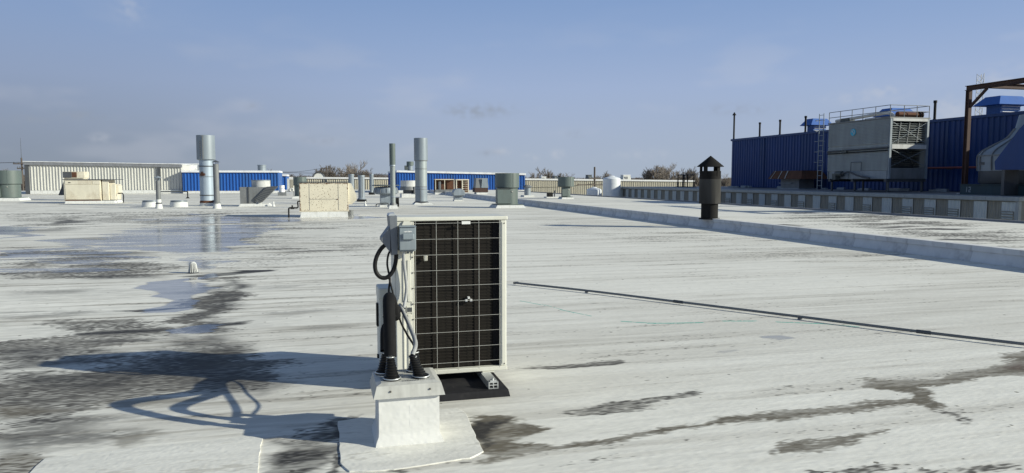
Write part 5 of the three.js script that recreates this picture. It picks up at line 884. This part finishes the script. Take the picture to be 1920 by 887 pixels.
  [ux0 + 0.16, sx].forEach((x, k) => {
    const s = thing('support_channel', k ? 'aluminium four cell channel on rubber pad showing its open end' : 'aluminium channel on rubber pad hidden behind pipe curb', 'channel', x, padTop, -5.4), h = sh, w = 0.078, th = 0.007;
    part('channel', [span(-w / 2, w / 2, 0, th, -0.75, 0), span(-w / 2, w / 2, h - th, h, -0.75, 0), span(-w / 2, w / 2, h * 0.48, h * 0.48 + th, -0.75, 0), span(-w / 2, -w / 2 + th, th, h * 0.48, -0.75, 0), span(w / 2 - th, w / 2, th, h * 0.48, -0.75, 0), span(-w / 2, -w / 2 + th, h * 0.48 + th, h - th, -0.75, 0), span(w / 2 - th, w / 2, h * 0.48 + th, h - th, -0.75, 0), span(-th / 2, th / 2, th, h * 0.48, -0.75, 0), span(-th / 2, th / 2, h * 0.48 + th, h - th, -0.75, 0)], M.alum, s);
    part('cell_core', span(-w / 2 + th, w / 2 - th, th, h - th, -0.748, -0.06), M.rust, s);
    part('clamp_bolt', [bx(0.05, 0.012, 0.03, 0, h + 0.006, -0.02), cyl(0.009, 0.009, h + 0.008, h + 0.03, 0, -0.02, 8)], M.alum, s);
  });
  const pd = thing('rubber_pad', 'wide black rubber support pad under the heat pump', 'pad', (ux0 + 1.39) / 2, 0, -5.85), pw = (1.39 - ux0) / 2;
  part('pad', frustum([-pw, pw, -0.5, 0.5, 0.001], [-pw + 0.012, pw - 0.012, -0.488, 0.488, padTop - 0.001]), M.rubber, pd);
}
// the smaller unit standing behind it
{
  const Z = -6.19, l = onZ(710, 541, Z), r = l.x + 0.75, top = l.y, y0 = 0.1, t = thing('heat_pump_unit', 'small cream heat pump unit standing behind the tall one', 'heat pump', l.x, 0, Z), W = r - l.x, a = 0.07;
  part('left_post', rspan(0, a, y0, top - 0.03, -0.28, 0, 0.018, 3), M.unit, t); part('right_post', rspan(W - 0.12, W, y0, top - 0.03, -0.28, 0, 0.015), M.unit, t); part('top_cover', rspan(-0.004, W + 0.004, top - 0.1, top, -0.285, 0.004, 0.015, 3), M.unit, t); part('base_pan', rspan(0.002, W - 0.002, y0 - 0.01, y0 + 0.03, -0.28, 0.001, 0.008), M.unit, t); part('front_panel', span(a, W - 0.12, y0 + 0.03, top - 0.1, -0.28, -0.26), M.unit, t);
  part('coil', span(a, W - 0.12, y0 + 0.03, top - 0.1, -0.09, -0.05), M.coil, t); for (let i = 0; i < 5; i++) part('guard_wire', rod([a - 0.005, y0 + 0.08 + i * 0.11, 0.003], [W - 0.11, y0 + 0.08 + i * 0.11, 0.003], 0.0025, 5), M.black, t);
  part('side_grip', rspan(-0.018, 0.004, top - 0.34, top - 0.14, -0.12, -0.05, 0.006), M.black, t); part('drain_plug', bx(0.02, 0.03, 0.04, -0.006, y0 + 0.06, -0.08), M.black, t);
  for (const x of [0.12, W - 0.15]) part('foot', span(x - 0.06, x + 0.06, 0.001, y0 - 0.011, -0.3, 0.02), M.rubber, t);
}
// disconnect box, whip and pipes on the service side
{
  const a = U(748, 470), b = U(776, 425), t = thing('disconnect_box', 'blue grey electrical disconnect box on the heat pump service panel', 'electrical box', a[0], a[1], UZ), W = b[0] - a[0], H = b[1] - a[1];
  part('body', rspan(0, W, 0, H, 0.008, 0.085, 0.006), M.boxGrey, t); const cv = part('cover', rspan(-0.004, W + 0.004, 0.012, H + 0.006, 0.086, 0.1, 0.005), M.boxGrey, t);
  part('pull_handle', rspan(W * 0.14, W * 0.9, H * 0.5, H * 0.76, 0.1, 0.122, 0.009), M.boxGrey, cv); part('cover_hood', frustum([-0.008, W + 0.008, 0.0, 0.112, H + 0.006], [0, W, 0.008, 0.1, H + 0.014]), M.boxGrey, t);
  const R = rng(9), mk = []; for (let i = 0; i < 9; i++) mk.push(span(W * (0.24 + i * 0.06), W * (0.24 + i * 0.06) + 0.004 + 0.003 * R(), H * 0.81, H * (0.84 + 0.03 * R()), 0.1, 0.1012)); part('printed_mark', mk, M.white, cv);
  part('mount_ear', prism([[W * 0.2, H + 0.014], [W * 0.85, H + 0.014], [W * 0.72, H + 0.045], [W * 0.33, H + 0.045]], 0.008, 0.016), M.unit, t);
  for (const x of [0.25, 0.55, 0.8]) part('fitting', cyl(0.011, 0.011, -0.02, -0.001, W * x, 0.05, 12), x === 0.25 ? M.brass : M.galvDull, t);
  const v = (px, py, z = -5.66) => { const p = onZ(px, py, z); return [p.x, p.y]; };
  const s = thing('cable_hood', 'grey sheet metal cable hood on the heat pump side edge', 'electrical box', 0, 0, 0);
  part('plate', prism([v(730, 406), v(744, 406), v(745, 476), v(735, 478), v(733, 440)], -5.86, -5.66, 0.003), M.hoodShade, s); part('hood', prism([v(732, 424), v(732, 473), v(716, 452), v(716, 447)], -5.84, -5.67, 0.003), M.hoodShade, s); part('mount_tab', prism([v(729, 405), v(741, 405), v(741, 400), v(731, 401)], -5.85, -5.68), M.alum, s);
  const P = (l, z) => l.map(([x, y, d = 0]) => U(x, y, z + d));
  const hose = (name, label, l, z, r, mat, seg = 70) => { const h = thing(name, label, 'hose'); part('tube', tube(P(l, z), r, seg, 12), mat, h); return h; };
  const wh = hose('flexible_whip', 'thick black flexible whip looped beside the disconnect box', [[724, 458], [715, 466], [706, 482], [703, 498], [706, 512], [714, 520], [723, 521], [731, 516], [738, 505], [742, 490], [743, 473]], -5.7, 0.0165, M.black);
  part('connector', rod(U(743.5, 476, -5.7), U(743.5, 467, -5.7), 0.019, 12), M.brass, wh);
  hose('cable', 'thin black cable hanging down through the whip loop', [[733, 466], [728, 478], [726, 494], [728, 508], [731, 522, 0.02], [729, 545], [731, 570], [737, 590]], -5.72, 0.008, M.black);
  hose('cable', 'thin black cable dropping behind the insulated pipes', [[729, 520], [733, 535], [737, 552], [738, 575]], -5.7, 0.007, M.black);
  const ins = thing('insulated_lineset', 'bundle of black foam insulated refrigerant pipes into the boot', 'pipe'), c = (CX0 + CX1) / 2;
  const top = 0.018 + CH + 0.054 + 0.16, bx0 = c - 0.108, bz0 = (CZ + CB) / 2 + 0.076;
  part('insulation', tube([[bx0, top - 0.02, bz0], [bx0 + 0.004, top + 0.15, bz0 - 0.06], [bx0 + 0.015, top + 0.32, bz0 - 0.22], U(741, 592, -5.3), U(741, 583, -5.5), U(744, 580, -5.72)], 0.04, 60, 16), M.foam, ins);
  part('insulation', tube([[c - 0.13, top - 0.02, bz0 - 0.16], [c - 0.12, top + 0.1, bz0 - 0.25], U(733, 610, -5.35), U(737, 590, -5.6), U(744, 590, -5.72)], 0.03, 50, 14), M.foam, ins);
  part('tape_wrap', new THREE.TorusGeometry(0.041, 0.004, 6, 20).rotateX(Math.PI / 2 - 0.4).translate(bx0 + 0.008, top + 0.22, bz0 - 0.12), M.black, ins); part('foil_end', new THREE.TorusGeometry(0.026, 0.007, 6, 18).rotateX(Math.PI / 2).translate(bx0, top - 0.005, bz0), M.alum, ins);
  const cw = hose('grey_conduit', 'grey liquid tight conduit from disconnect box to the boot', [[757, 471, 0.05], [757, 490, 0.045], [760, 515, 0.04], [762, 540, 0.04], [760, 562, 0.05], [757, 578, 0.1]], -5.7, 0.013, M.conduit);
  const bx1 = c + 0.09 - 0.38 * 0.145, bz1 = (CZ + CB) / 2 + 0.068 - 0.0145;
  const c2 = thing('grey_conduit', 'slanting grey conduit rising from the leaning front boot', 'hose'); part('tube', tube([[bx1, top - 0.03, bz1], U(779, 645, -4.85), U(768, 612, -5.2), U(757, 587, -5.5), U(750, 572, -5.68)], 0.0155, 50, 12), M.conduit, c2);
  const c3 = thing('cable', 'thin black cable crossing to the rear right boot', 'cable'); part('tube', tube([[c + 0.07, top - 0.06, bz0 - 0.15], U(778, 652, -5.0), U(762, 625, -5.3), U(750, 600, -5.6), U(747, 585, -5.69)], 0.008, 40, 8), M.black, c3);
}
renderer.render(scene, camera);
